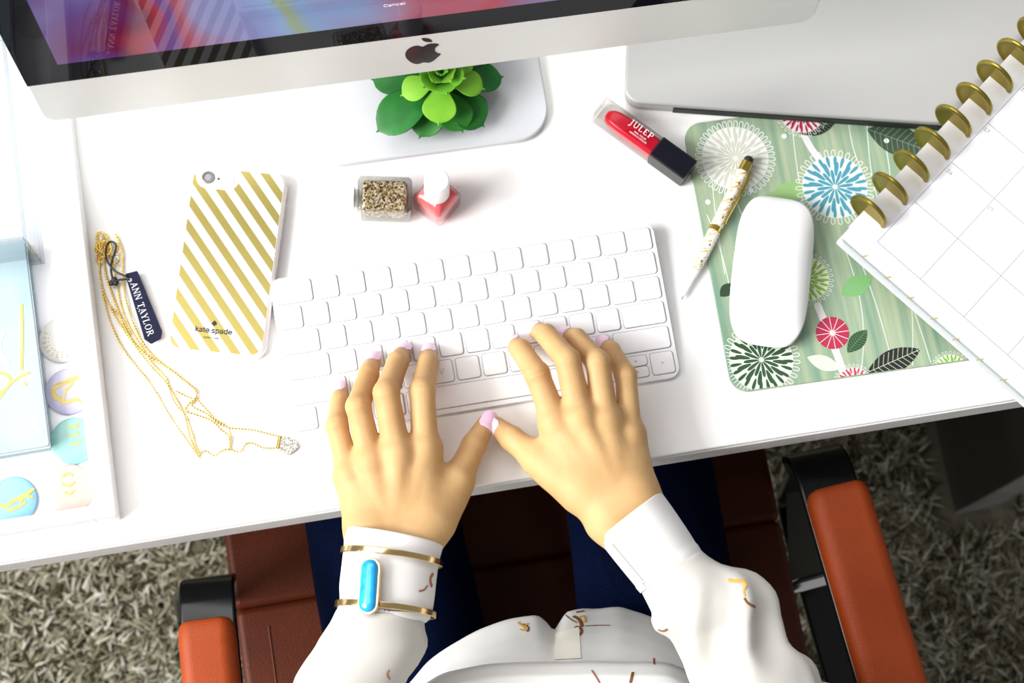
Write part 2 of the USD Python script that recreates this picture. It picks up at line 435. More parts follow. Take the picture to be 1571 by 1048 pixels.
# ------------------------------------------------------------------ desk
FRONT = -54.0
desk = thing('desk', 'long white laminate desk carrying the keyboard, screen and planner', 'desk', (200, 300, -ZD * 1000))
part(desk, 'desktop', box(-440, 730, FRONT, 700, -31, 0, 1.2), m_desk)
part(desk, 'edge_band', box(-440, 730, FRONT - 1.2, FRONT + 0.2, -31.5, -3.2, 0.4), m_deskedge, 'pale grey front edge band of the desk')
m_leg_shade = mat('panel_shaded', (0.035, 0.032, 0.026), 0.5)  # shade below the desk is put into this panel colour
lgp = part(desk, 'leg_panel', box(686, 729, FRONT + 6, 690, -ZD * 1000 + 1, -31, 1), m_leg_shade, 'side panel leg with the shade under the desk put into its colour')
part(lgp, 'panel_edge', box(686, 729, FRONT + 4, FRONT + 6.1, -ZD * 1000 + 1, -31, 0.5), noisy('panel_edge_lit', (0.20, 0.20, 0.19), (0.34, 0.33, 0.32), 30, 0.7), 'front edge strip of the leg, coloured paler as the lit side')  # paler copy of the panel, painted for its lit front edge
part(desk, 'leg_panel', box(-438, -400, FRONT + 320, 690, -ZD * 1000 + 1, -31, 1), m_leg_shade)
part(desk, 'modesty_panel', box(-400, 686, 560, 578, -420, -31, 1), m_desk)

# ------------------------------------------------------------------ wired-in desktop computer
ia = math.radians(-0.655); it = math.radians(3.6)
IX = np.array([math.cos(ia), math.sin(ia), 0]); IB = np.array([-math.sin(ia), math.cos(ia), 0])
IU = IB * math.sin(it) + np.array([0, 0, 1]) * math.cos(it)
IO = np.array([-132.1, 229.6, 78.0])
IFR = (IO, np.stack([IX, IU, np.cross(IX, IU)]))        # x along the chin, y up the screen, z towards the user
PW, PH, CHIN = 540.0, 390.0, 56.7
def imac_uv(px, py):
    d = ((px - 785.5) * CM[0] - (py - 524) * CM[1]) / FPX + CM[2]
    n = IFR[1][2]; t = ((IO - CC) @ n) / (d @ n)
    q = CC + d * t - IO
    return q @ IX, q @ IU
mon = thing('desktop_computer', 'slim silver all-in-one computer with glossy black bordered screen standing on the desk', 'computer', (137, 330, 0))
def panel():
    rings = []
    for ins, z, r in ((1.2, 0.0, 10), (0.0, -1.2, 11), (0, -5, 11), (30, -14, 20), (110, -34, 40), (160, -40, 60)):
        p = rrect(PW - 2 * ins, PH - 2 * ins * 0.85, r, 8) + [PW / 2, PH / 2]
        rings.append(np.c_[p, np.full(len(p), z)])
    return loft(rings[::-1])
part(mon, 'housing', put(panel(), IFR), m_alu, 'silver aluminium housing and chin')
m_bezel = mat('black_screen_glass', (0.006, 0.006, 0.009), 0.02, specular_ior_level=0.05)
part(mon, 'screen_glass', put(extrude(sbox(0.6, CHIN, PW - 0.6, PH - 1), 0.0, 0.7), IFR), m_bezel, 'glossy black glass border around the picture', smooth=False)
m_screen = mat('lit_screen', (0.004, 0.004, 0.006), 0.02, 0, {
    'tc': ('geometry', {}),
    'n': ('noise_texture', {'scale': 14.0, 'detail': 1.0, 'roughness': 0.5}),
    'n2': ('noise_texture', {'scale': 30.0, 'detail': 0.5}),
    'sp': ('separate_xyz', {}),
    'a': ('math', {'math_type': 'multiply_add', 'value2': 0.16, 'value3': -0.08}),
    'b': ('math', {'math_type': 'add'}),
    'mr': ('map_range', {'from_min': -0.12, 'from_max': 0.42, 'clamp': True}),
    'r': ('rgb_ramp', {'ramp': [(0.0, S(140, 145, 215)), (0.05, S(110, 70, 150)), (0.085, S(125, 25, 70)), (0.11, S(185, 45, 70)), (0.14, S(120, 80, 165)), (0.17, S(200, 95, 115)), (0.21, S(165, 160, 215)), (0.29, S(150, 165, 225)), (0.33, S(150, 185, 235)),
        (0.36, S(165, 185, 130)), (0.40, S(140, 175, 230)), (0.47, S(190, 100, 130)), (0.53, S(205, 55, 80)), (0.60, S(165, 90, 130)), (0.70, S(130, 140, 210)), (0.85, S(150, 150, 220)), (1.0, S(120, 130, 200))]})},
    [('tc.position', 'n.vector'), ('tc.position', 'sp.vector'), ('n.fac', 'a.value1'), ('a.value', 'b.value1'), ('sp.x', 'b.value2'), ('b.value', 'mr.value'), ('mr.result', 'r.fac'), ('r.color', 'p.emission_color')], emission_strength=0.62, specular_ior_level=0.14)
part(mon, 'display', put(extrude(sbox(25.6, CHIN + 24.2, PW - 25.6, PH - 26), 0.4, 0.85), IFR), m_screen, 'lit picture with blurred blue, lilac and red blotches', smooth=False)
cx_, cy_ = 243.5, CHIN + 59.5
part(mon, 'screen_text', put((lambda t: (t[0] + [0, 0, 0], t[1]))(sans('Cancel', 3.2, 0.15)), (IFR[0] + IX * imac_uv(605, 5)[0] + IU * imac_uv(605, 5)[1] + IFR[1][2] * 0.8, IFR[1])), mat('lit_text', (0, 0, 0), 0.5, emission_color=(1., 1., 1.), emission_strength=1.0), 'small white word on the screen', smooth=False)
def apple():
    body = [(0, 0.47), (0.10, 0.55), (0.24, 0.60), (0.38, 0.57), (0.48, 0.48), (0.40, 0.36), (0.36, 0.20), (0.40, 0.04), (0.52, -0.08), (0.42, -0.32), (0.28, -0.52), (0.15, -0.58), (0.0, -0.52), (-0.15, -0.58), (-0.28, -0.52), (-0.43, -0.30), (-0.52, -0.02), (-0.51, 0.26), (-0.40, 0.48), (-0.24, 0.58), (-0.10, 0.55)]
    p = Polygon(spline(body, 90, True)[:, :2])
    bite = Point(0.66, 0.15).buffer(0.30, 32)
    p = p.difference(bite)
    lf = Point(0, 0.0).buffer(0.36, 32).intersection(Point(0.36, 0.36).buffer(0.36, 32))
    return p.union(affinity.translate(affinity.scale(lf, 0.85, 0.85, origin=(0, 0)), -0.02, 0.70))
lu, lv = imac_uv(649, 83)
part(mon, 'logo', put(extrude(affinity.translate(affinity.scale(apple(), 23, 23, origin=(0, 0)), lu, lv), -0.2, 0.25), IFR), m_black, 'black bitten-apple emblem on the chin', smooth=False)
ft = slab(181, 175, 26, 0, 5.5, 1.5, 8)
part(mon, 'stand_foot', rotz((ft[0] + [0, 87.5, 0], ft[1]), -0.6, (129.5, 194.5, 0.0)), m_foot, 'flat brushed metal foot with rounded corners')
neck = [(np.array([130, 355, 5.0]), 0), (np.array([130, 350, 60.]), 0), (np.array([130, 332, 140.]), 0), (np.array([131, 300, 210.]), 0), (np.array([131, 281, 235.]), 0)]
rg = []
for i, (c, _) in enumerate(neck):
    p = rrect(160 - 8 * i, 11, 4, 4)
    rg.append(np.c_[c[0] + p[:, 0], c[1] + p[:, 1], np.full(len(p), c[2])])
part(mon, 'stand_neck', loft(rg), m_foot)

# ------------------------------------------------------------------ keyboard
KB, KH, KP, KR = 279.0, 114.9, 19.0, 18.35
kz = lambda y: 4.1 + 6.8 * y / KH
kbd = thing('keyboard', 'slim white wireless keyboard under the typing hands', 'keyboard', (KB / 2, KH / 2, 0))
def wedge(w, h, r, zb, lift, bev):
    v, f = slab(w, h, r, 0, 1, 0.2, 8)
    v = v.copy()
    y = v[:, 1] + h / 2
    top = v[:, 2] > 0.5
    z0 = np.where(top, kz(y) - (1 - v[:, 2]) * 2, 0.6 + v[:, 2] * 2)
    v[:, 2] = z0
    return v + [w / 2, h / 2, 0], f
part(kbd, 'base_plate', wedge(KB, KH, 8, 0, 0, 1), m_keyplate)
kmx, kmy = (KB - 14.5 * KP) / 2, (KH - 6 * KR) / 2
def keycap(x0, x1, y0, y1):
    w, h = x1 - x0, y1 - y0
    rings = []
    for ins, z in ((0.0, -0.6), (0.0, 0.75), (0.25, 1.1), (0.8, 1.25)):
        p = rrect(w - 2 * ins, h - 2 * ins, 2.0, 3)
        yy = p[:, 1] + (y0 + y1) / 2
        rings.append(np.c_[p[:, 0] + (x0 + x1) / 2, yy, kz(yy) + z])
    return loft(rings)
def keywell(x0, x1, y0, y1):
    p = rrect(x1 - x0 + 1.0, y1 - y0 + 1.0, 2.4, 3)
    yy = p[:, 1] + (y0 + y1) / 2
    a = np.c_[p[:, 0] + (x0 + x1) / 2, yy, kz(yy) - 0.2]
    b = a.copy(); b[:, 2] += 0.27
    return loft([a, b])
m_well = mat('key_gap', (0.34, 0.34, 0.37), 0.6)
rows = [[1.5] + [1] * 13, [1] * 13 + [1.5], [1.5] + [1] * 13, [1.75] + [1] * 11 + [1.75], [2.25] + [1] * 10 + [2.25], [1, 1, 1, 1.25, 5, 1.25, 1, 1, 'ud', 1]]
wells = []
for r_, row in enumerate(rows):
    x = 0.0
    for c_, w_ in enumerate(row):
        ud = w_ == 'ud'
        wu = 1 if ud else w_
        x0, x1 = kmx + x * KP + 1.35, kmx + (x + wu) * KP - 1.35
        y1, y0 = KH - kmy - r_ * KR - 1.35, KH - kmy - (r_ + 1) * KR + 1.35
        x += wu
        spans = [((y0 + y1) / 2 + 0.35, y1), (y0, (y0 + y1) / 2 - 0.35)] if ud else [(y0, y1)]
        for ya, yb in spans:
            k = part(kbd, 'key', keycap(x0, x1, ya, yb), m_key)
            wells.append(keywell(x0, x1, ya, yb))
            sym = {(4, 3): 'C', (4, 4): 'V', (4, 5): 'B', (4, 8): ',', (4, 9): '.'}.get((r_, c_))
            xm, ym = (x0 + x1) / 2, (ya + yb) / 2
            tilt_ = frame((xm, ym, kz(ym) + 1.22), (1, 0, 0), y=(0, 1, 6.8 / KH))
            if sym and sym in 'CV':
                part(k, 'legend', put(sans(sym, 4.2, 0.08), tilt_), m_lightgrey, smooth=False)
            if r_ == 5 and c_ >= 7:
                a_ = {7: 180, 8: 90 if yb == y1 else -90, 9: 0}[c_]
                tri = affinity.rotate(Polygon([(-0.8, -0.9), (0.9, 0), (-0.8, 0.9)]), a_, origin=(0, 0))
                part(k, 'legend', put(extrude(tri, 0, 0.08), tilt_), m_lightgrey, smooth=False)
part(kbd, 'key_gap', wells, m_well, 'thin dark shadow gaps around the keys', smooth=False)

# ------------------------------------------------------------------ mouse pad with printed flowers
PADZ = 2.6
pad_o = np.array([438.0, 85.5]); pad_a = math.radians(-0.6)
padA = P(1058, 190, PADZ); padB = P(1127, 603, PADZ); padC = P(1480, 553, PADZ)
ax_ = (padC - padB)[:2]; ax_ /= np.linalg.norm(ax_)
ay_ = np.array([-ax_[1], ax_[0]])
PADW, PADH = 235.0, float((padA - padB)[:2] @ ay_)
pc = padB[:2] + ax_ * (PADW / 2 - 1.5) + ay_ * PADH / 2
PFR = (np.array([pc[0], pc[1], 0]), np.stack([np.r_[ax_, 0], np.r_[ay_, 0], [0, 0, 1]]))
def padxy(px, py):
    q = P(px, py, PADZ) - PFR[0]
    return np.array([q @ PFR[1][0], q @ PFR[1][1]])
pad = thing('mouse_pad', 'pale green mouse pad printed with flowers, under the white mouse', 'mouse pad', (pc[0], pc[1], 0))
m_pad = noisy('pad_green', S(112, 144, 122), S(160, 172, 142), 30, 0.55, stretch=(4.5, 0.25, 1), detail=8, lo=0.32, hi=0.68)
part(pad, 'pad_sheet', put(slab(PADW, PADH, 13, 0, PADZ, 0.5, 8), PFR), m_pad)
PADSHAPE = Polygon(rrect(PADW - 1, PADH - 1, 12.5, 8))
PRN = [0]
PRC = [0]
def pprint(name, shape, color, lvl, label=None, parent=None):
    shape = shape.intersection(PADSHAPE)
    if shape.is_empty:
        return None
    key = 'pad_ink_%02x%02x%02x' % tuple(int(c) for c in color)
    z = PADZ - 0.1
    PRC[0] += 1
    return part(parent or pad, name, put(extrude(shape, z, PADZ + 0.05 + 0.06 * lvl + 0.0011 * PRC[0]), PFR), mat(key, tuple(0.8 * x for x in S(*color)), 0.55), label, smooth=False)
def petal(r0, r1, w, a):
    t = np.linspace(0, np.pi, 9)
    L_ = r1 - r0
    up_ = [(r0 + L_ * (1 - math.cos(q)) / 2, w / 2 * math.sin(q) ** 0.8 * (0.55 + 0.45 * (1 - math.cos(q)) / 2)) for q in t]
    p = Polygon(up_ + [(x, -y) for x, y in up_[-2:0:-1]])
    return affinity.rotate(p, a, origin=(0, 0), use_radians=True)
def flower(px, py, R, n, col, line=(235, 240, 235), lace=True, rings=3, label=None, lacecol=(228, 234, 220)):
    c = padxy(px, py)
    PRN[0] += 1
    sh = []
    fill = Point(0, 0).buffer(R * 0.97, 24)
    radii = [(0.06, 0.55), (0.33, 0.80), (0.60, 0.97)][:rings]
    for q, (a0, a1) in enumerate(radii):
        k = n * (1, 1, 2)[q]
        for i in range(k):
            a = 2 * np.pi * (i + (0.5 if q == 1 else 0)) / k + (np.pi / k if q == 2 else 0) * 0.5
            sh.append(petal(R * a0, R * a1, R * (0.135, 0.175, 0.135)[q] * 12 / n, a))
    petals = sh
    g = None
    if lace:
        loops = []
        for i in range(int(n * 2.6)):
            a = 2 * np.pi * i / int(n * 2.6)
            o = petal(R * 0.86, R * 1.18, R * 0.17, a)
            loops.append(o.difference(o.buffer(-R * 0.028)))
        ls = affinity.translate(shapely.union_all(loops), *c)
        g = pprint('lace_print', ls, lacecol, 1)
    base = pprint('flower_print', affinity.translate(fill, *c), line, 2 if lace else 1, label)
    pprint('petals', affinity.translate(shapely.union_all([p.buffer(-R * 0.006) for p in petals]), *c), col, 3, parent=base)
def wheel(px, py, R, col):
    c = padxy(px, py)
    disc = Point(0, 0).buffer(R, 32)
    spokes = shapely.union_all([LineString([(0, 0), (R * math.cos(a), R * math.sin(a))]).buffer(R * 0.022) for a in np.linspace(0, 2 * np.pi, 12, endpoint=False)] + [Point(0, 0).buffer(R * 0.17)])
    b = pprint('flower_print', affinity.translate(disc, *c), col, 2, 'small crimson wheel flower print')
    pprint('spokes', affinity.translate(spokes, *c), (240, 225, 228), 3, parent=b)
def leafp(p0, p1, w, col, vein=None, lvl=1, name='leaf_print', label=None):
    a, b = padxy(*p0), padxy(*p1)
    L_ = np.linalg.norm(b - a); an = math.atan2(*(b - a)[::-1])
    t = np.linspace(0, 1, 12)
    up_ = [(L_ * s, w / 2 * math.sin(np.pi * s) ** 0.85) for s in t]
    p = Polygon(up_ + [(x, -y) for x, y in up_[-2:0:-1]])
    tr = lambda s: affinity.translate(affinity.rotate(s, an, origin=(0, 0), use_radians=True), *a)
    n_ = pprint(name, tr(p), col, lvl, label)
    if vein and n_ is not None:
        vs = [LineString([(0, 0), (L_, 0)]).buffer(0.25)]
        for s in np.arange(0.12, 0.95, 0.09):
            vs.append(LineString([(L_ * s, 0), (L_ * (s + 0.10), w * 0.42)]).buffer(0.22)); vs.append(LineString([(L_ * s, 0), (L_ * (s + 0.10), -w * 0.42)]).buffer(0.22))
        pprint('veins', tr(shapely.union_all(vs).intersection(p)), vein, lvl + 1, parent=n_)
def stem(pts, w=0.7, col=(225, 235, 222), lvl=1):
    q = spline([padxy(*p) for p in pts], 30)
    pprint('stem_print', LineString(q).buffer(w / 2), col, lvl)
stem([(1330, 190), (1345, 300), (1390, 420), (1400, 560)]); stem([(1290, 365), (1315, 440), (1325, 520), (1320, 580)])
stem([(1320, 400), (1345, 470), (1370, 560)]); stem([(1215, 190), (1222, 250), (1235, 330)]); stem([(1085, 330), (1110, 400), (1125, 480), (1130, 520)])
stem([(1130, 310), (1150, 360), (1175, 430)]); stem([(1350, 190), (1360, 230), (1368, 300)]); stem([(1255, 470), (1290, 560), (1300, 590)], 5.5, (226, 224, 222))
stem([(1230, 200), (1245, 228), (1262, 250)], 5, (226, 224, 226)); stem([(1300, 170), (1310, 230), (1330, 280)]); stem([(1400, 470), (1420, 530), (1428, 556)]); stem([(1090, 250), (1098, 330), (1112, 420)])
leafp((1180, 300), (1245, 288), 15, (150, 190, 120)); leafp((1290, 452), (1338, 425), 15, (128, 184, 116), label='pale green leaf print'); leafp((1300, 541), (1330, 506), 11, (38, 76, 40), (90, 130, 90))
leafp((1105, 455), (1125, 435), 9, (40, 66, 40)); leafp((1238, 548), (1290, 566), 11, (214, 222, 208)); leafp((1330, 572), (1412, 536), 17, (24, 26, 20), (190, 205, 180), label='black scribbled leaf print')
leafp((1330, 198), (1425, 232), 24, (52, 74, 54), (120, 145, 118), label='dark green leaf print'); leafp((1225, 205), (1283, 186), 12, (28, 34, 26), (110, 125, 105)); leafp((1150, 345), (1128, 400), 10, (96, 150, 96))
flower(1128, 243, 25.5, 16, (205, 205, 188), (232, 236, 232), True, 3, 'large white flower print', (230, 236, 230))
flower(1281, 287, 25, 12, (72, 152, 172), (226, 236, 230), True, 3, 'teal flower print')
flower(1230, 172, 17, 12, (172, 34, 72), (236, 226, 226), True, 3, 'crimson flower print')
flower(1236, 428, 17.5, 12, (136, 186, 52), (230, 238, 214), True, 3, 'lime green flower print')
flower(1168, 552, 24, 12, (44, 82, 46), (226, 234, 222), True, 3, 'dark green flower print')
flower(1311, 590, 13, 12, (190, 60, 78), (234, 222, 220), True, 3)
flower(1460, 570, 13, 12, (128, 188, 60), (230, 238, 220), True, 3)
wheel(1277, 511, 12, (186, 38, 74))
for q in ((1086, 310), (1203, 209), (1360, 216), (1152, 292)):
    pprint('dot_print', Point(*padxy(*q)).buffer(2.0), (232, 236, 240), 1)

# ------------------------------------------------------------------ mouse on the pad
mo = np.array([357.95, 65.04]); ma = math.radians(72.37)
def mouse():
    L_, W_ = 113.5, 57.1
    th = np.linspace(0, 2 * np.pi, 72, endpoint=False)
    sx, sy = np.sign(np.cos(th)) * abs(np.cos(th)) ** (2 / 3.6), np.sign(np.sin(th)) * abs(np.sin(th)) ** (2 / 3.6)
    rings = []
    for s, z in ((0.90, 0.6), (0.94, 1.5), (0.985, 4.5), (1.0, 7.5)):
        rings.append(np.c_[sx * L_ / 2 * s, sy * W_ / 2 * s, np.full(72, z)])
    rings[-1][:, 2] = 7.5
    for s in (0.99, 0.96, 0.90, 0.8, 0.65, 0.45, 0.2):
        x, y = sx * L_ / 2 * s, sy * W_ / 2 * s
        u = abs(x / (L_ / 2))
        z = 7.5 + 13.5 * np.clip((1 - u ** 2.3), 0, 1) ** 0.6 * np.clip(1 - (abs(y) / (W_ / 2)) ** 3, 0, 1) ** 0.6
        rings.append(np.c_[x, y, z])
    return rings
mr = mouse()
MFR = frame((mo[0], mo[1], PADZ), (math.cos(ma), math.sin(ma), 0), z=(0, 0, 1))
mou = thing('computer_mouse', 'smooth white seamless mouse lying on the flowered mouse pad', 'mouse', (mo[0], mo[1], PADZ))
part(mou, 'base', put(loft(mr[:3]), MFR), mat('mouse_base', (0.55, 0.56, 0.58), 0.35, 0.4))
part(mou, 'top_shell', put(loft(mr[2:]), MFR), mat('mouse_white', (0.88, 0.88, 0.88), 0.18), smooth=True)

# ------------------------------------------------------------------ stylus pen lying across the pad's edge
pa, pb = P(1151, 240, PADZ + 5), P(1045, 461, 3.2)
pdir = (pb - pa) / np.linalg.norm(pb - pa); PL = float(np.linalg.norm(pb - pa))
PEN = frame(pa, pdir, z=(0, 0, 1))
def turned(prof, n=28):
    v, f = lathe([(r, x) for x, r in prof], n)
    return v[:, [2, 0, 1]], f
pen = thing('stylus_pen', 'white and gold patterned stylus pen lying across the edge of the mouse pad', 'pen', tuple((pa + pb) / 2 - [0, 0, 4.6]))
def dash_mat():
    n = {'tc': ('texture_coordinate', {}), 'mp': ('mapping', {'rotation': (0.0, 0.0, -(math.atan2(pdir[1], pdir[0]))), 'scale': (110., 900., 900.)}),
         'v': ('white_noise_texture', {'dimensions': '3D'}), 'fl': ('vector_math', {'math_type': 'floor'}),
         'w': ('noise_texture', {'scale': 1.0, 'detail': 1.0}), 'r': ('rgb_ramp', {'ramp': [(0.0, (0.80, 0.79, 0.75)), (0.57, (0.80, 0.79, 0.75)), (0.60, (0.50, 0.38, 0.10)), (1.0, (0.50, 0.38, 0.10))]})}
    l = [('tc.object', 'mp.vector'), ('mp.vector', 'w.vector'), ('w.fac', 'r.fac'), ('r.color', 'p.base_color')]
    return mat('pen_pattern', None, 0.3, 0, n, l)
part(pen, 'stylus_tip', put(turned([(0, 0.6), (0.5, 2.0), (1.4, 3.1), (3.2, 3.5), (5.2, 3.6)]), PEN), m_rubber, 'black rubber dome tip', smooth=40)
part(pen, 'gold_collar', put(turned([(5.0, 4.0), (5.4, 4.3), (13, 4.4), (13.3, 4.2)]), PEN), m_gold, 'gold collar below the tip')
part(pen, 'cap_barrel', put(turned([(13, 4.2), (13.4, 4.5), (60, 4.6), (60.4, 4.4)]), PEN), dash_mat())
part(pen, 'middle_ring', put(turned([(60.2, 4.5), (60.4, 4.85), (64, 4.85), (64.2, 4.5)]), PEN), m_gold, 'gold ring at the middle')
part(pen, 'lower_barrel', put(turned([(64, 4.4), (64.3, 4.6), (85, 4.4), (97, 3.4)]), PEN), dash_mat())
part(pen, 'nose_cone', put(turned([(97, 3.4), (104, 2.4), (PL - 4, 1.3), (PL - 3.5, 0.9)]), PEN), m_white)
part(pen, 'writing_point', put(turned([(PL - 3.8, 0.8), (PL - 0.6, 0.6), (PL, 0.25)]), PEN), m_chrome)
clip = [(15, 4.4, 1.5), (15.5, 6.8, 2.2), (20, 7.4, 2.5), (40, 6.6, 1.9), (54, 5.6, 1.2), (57, 6.2, 1.0)]
cd = np.array([0.0, 0.80, 0.60])
part(pen, 'clip', put(tube([(x, cd[1] * r, cd[2] * r) for x, r, _ in clip], [1.0, 1.5, 1.6, 1.3, 1.1, 0.9], 10, 0.7, up=(0, 0.8, 0.6)), PEN), m_gold, 'gold pocket clip')
for q in (24, 38, 53, 76, 90):
    part(pen, 'gold_drop', put((lambda s: (s[0], s[1]))(sphere((q, 1.0, 4.35 if q < 60 else 4.2), (1.3, 0.75, 0.25), 1)), PEN), m_gold)

# ------------------------------------------------------------------ phone in striped case
PH_O = np.array([-79.25, 75.94]); pha = math.radians(-14.89)
pcx = PH_O + np.array([math.cos(pha) * 35 - math.sin(pha) * 70, math.sin(pha) * 35 + math.cos(pha) * 70])
PHF = frame((pcx[0], pcx[1], 0.0), (math.cos(pha), math.sin(pha), 0), z=(0, 0, 1))
ph = thing('phone', 'phone lying face down in a gold and white diagonally striped case', 'phone', (pcx[0], pcx[1], 0))
part(ph, 'case', put(slab(70.4, 141, 11, 0.2, 8.8, 2.2, 8), PHF), mat('case_bumper', (0.84, 0.76, 0.74), 0.25), 'pale blush bumper of the case')
part(ph, 'back_panel', put(slab(66.5, 137, 9.5, 8.2, 9.15, 0.25, 8, 0.0), PHF), mat('case_panel', (0.86, 0.86, 0.85), 0.25))
pane_ = Polygon(rrect(65.5, 136, 9, 8))
hole = Point(-22.5, 60.5).buffer(8.2).union(sbox(-22.5, 52.3, -8, 68.7)).union(Point(-8, 60.5).buffer(8.2))
sd = np.array([0.640, -0.768]); sn = np.array([0.768, 0.640])
for k in range(-9, 10):
    c = sn * (k * 11.15 + 1.6)
    s_ = LineString([c - sd * 150, c + sd * 150]).buffer(2.65, cap_style='flat').intersection(pane_).difference(hole)
    if s_.area > 4:
        part(ph, 'gold_stripe', put(extrude(s_, 9.1, 9.24), PHF), m_foil, smooth=False)
cl = slab(26, 13, 6.4, 8.9, 9.5, 0.2, 8, 0); part(ph, 'camera_window', put((cl[0] + [-16, 60.5, 0], cl[1]), PHF), mat('lens_surround', (0.80, 0.78, 0.77), 0.3))
lz = lathe([(4.6, 9.3), (4.6, 10.0), (4.2, 10.2), (3.6, 10.0), (0.01, 9.8)]); lens = part(ph, 'camera_lens', put((lz[0] + [-22.0, 60.5, 0], lz[1]), PHF), mat('lens_grey', (0.14, 0.135, 0.13), 0.3, 0.2), 'round grey camera lens')
lz2 = lathe([(2.5, 9.8), (2.5, 10.1), (0.01, 10.12)]); part(lens, 'lens_glass', put((lz2[0] + [-22.0, 60.5, 0], lz2[1]), PHF), m_grey)
lz = lathe([(0.8, 9.4), (0.8, 9.62), (0.01, 9.64)], 12); part(ph, 'microphone_hole', put((lz[0] + [-14.4, 60.3, 0], lz[1]), PHF), m_blackmat)
lz = lathe([(2.0, 9.4), (2.0, 9.62), (0.01, 9.64)], 16); part(ph, 'flash', put((lz[0] + [-8.5, 60.3, 0], lz[1]), PHF), m_white)
def phxy(px, py):
    q = P(px, py, 9.2) - PHF[0]
    return q @ PHF[1][0], q @ PHF[1][1]
for txt, (px, py), hgt, b in (('kate spade', (328, 507), 3.7, True), ('NEW YORK', (324, 518.5), 1.5, False)):
    x, y = phxy(px, py); t = sans(txt, hgt, 0.12, b)
    part(ph, 'lettering', put((t[0] + [x, y, 9.2], t[1]), PHF), m_blackmat, 'small dark lettering near the bottom of the case', smooth=False)
x, y = phxy(329, 496)
spd = shapely.union_all([Point(-0.95, -0.3).buffer(1.0), Point(0.95, -0.3).buffer(1.0), Polygon([(-1.75, 0.2), (0, 2.4), (1.75, 0.2), (0, -0.6)]), Polygon([(-0.25, 0), (0.25, 0), (0.85, -2.1), (-0.85, -2.1)])])
part(ph, 'emblem', put(extrude(affinity.translate(affinity.scale(spd, 0.95, 0.95, origin=(0, 0)), x, y), 9.1, 9.32), PHF), m_blackmat, 'small black spade emblem', smooth=False)

# ------------------------------------------------------------------ nail polishes
m_glit = mat('gold_glitter', None, 0.3, 0.35, {'tc': ('texture_coordinate', {}), 'v': ('voronoi_texture', {'scale': 800.0}),
    'sx': ('separate_color', {}), 'r': ('rgb_ramp', {'ramp': [(0.0, (0.05, 0.025, 0.01)), (0.25, (0.20, 0.11, 0.035)), (0.5, (0.48, 0.33, 0.13)), (0.75, (0.80, 0.66, 0.38)), (1.0, (1.0, 0.98, 0.92))]}),
    'b': ('bump', {'strength': 1.0, 'distance': 0.0012})},
    [('tc.object', 'v.vector'), ('v.color', 'sx.color'), ('sx.r', 'r.fac'), ('r.color', 'p.base_color'), ('sx.g', 'b.height'), ('b.normal', 'p.normal')])
ga, gb = P(549, 304, 14), P(632, 307, 14)
gd = gb - ga; GL = float(np.linalg.norm(gd))
GF = frame((ga + gb) / 2 - [0, 0, 13.8], gd * [1, 1, 0], z=(0, 0, 1))
gl = thing('nail_polish', 'square bottle of gold glitter nail polish lying on its side by the coral one', 'nail polish', tuple((ga + gb) / 2 - [0, 0, 14]))
def brick(w, h, r, z0, z1, b): return slab(w, h, r, z0, z1, b, 6)
part(gl, 'bottle', put(brick(GL, 27.0, 3.5, 0, 27.0, 3.0), GF), m_glass, 'clear glass bottle')
part(gl, 'polish', put(brick(GL - 7, 22.0, 3.0, 2.4, 24.5, 2.5), GF), m_glit, 'gold glitter polish inside')
cp = turned([(0, 7.2), (0.5, 7.8), (26, 7.0), (27, 6.2)]); part(gl, 'cap', put((cp[0] * [-1, 1, 1] + [-GL / 2 - 2.2, 0, 13.5], cp[1][:, ::-1]), GF), m_white, 'white round cap')
cp = turned([(-1, 6.5), (2.6, 6.5)]); part(gl, 'bottle_neck', put((cp[0] * [-1, 1, 1] + [-GL / 2, 0, 13.5], cp[1][:, ::-1]), GF), m_glass)

cc = P(670.5, 314, 0)
cor = thing('nail_polish', 'coral pink nail polish bottle standing upright with a tall white cap', 'nail polish', tuple(cc))
m_coral = mat('coral_polish', (0.72, 0.14, 0.15), 0.12)
cang = 45 - 4
def dia(w, r, zs):
    rings = []
    for s, z in zs:
        p = rrect(w * s, w * s, r * s, 6)
        rings.append(np.c_[p, np.full(len(p), z)])
    return loft(rings)
part(cor, 'bottle', rotz(dia(26.5, 4, ((0.94, 0.3), (1.0, 1.5), (1.0, 20), (0.95, 23), (0.75, 26.5), (0.40, 28.5))), cang, cc), clear('pink_glass', (1.0, 0.86, 0.86), 1.5), 'clear square glass bottle')
part(cor, 'polish', rotz(dia(23.0, 4, ((0.94, 3.4), (1.0, 4.0), (1.0, 19), (0.93, 21.5), (0.68, 24.8), (0.38, 26.2))), cang, cc), m_coral, 'coral polish inside')
part(cor, 'cap', (lambda l: (l[0] + cc, l[1]))(lathe([(8.8, 27), (9.2, 27.6), (9.0, 52), (8.6, 53.2), (7.6, 53.8), (0.01, 54)])), m_white, 'tall white cap')

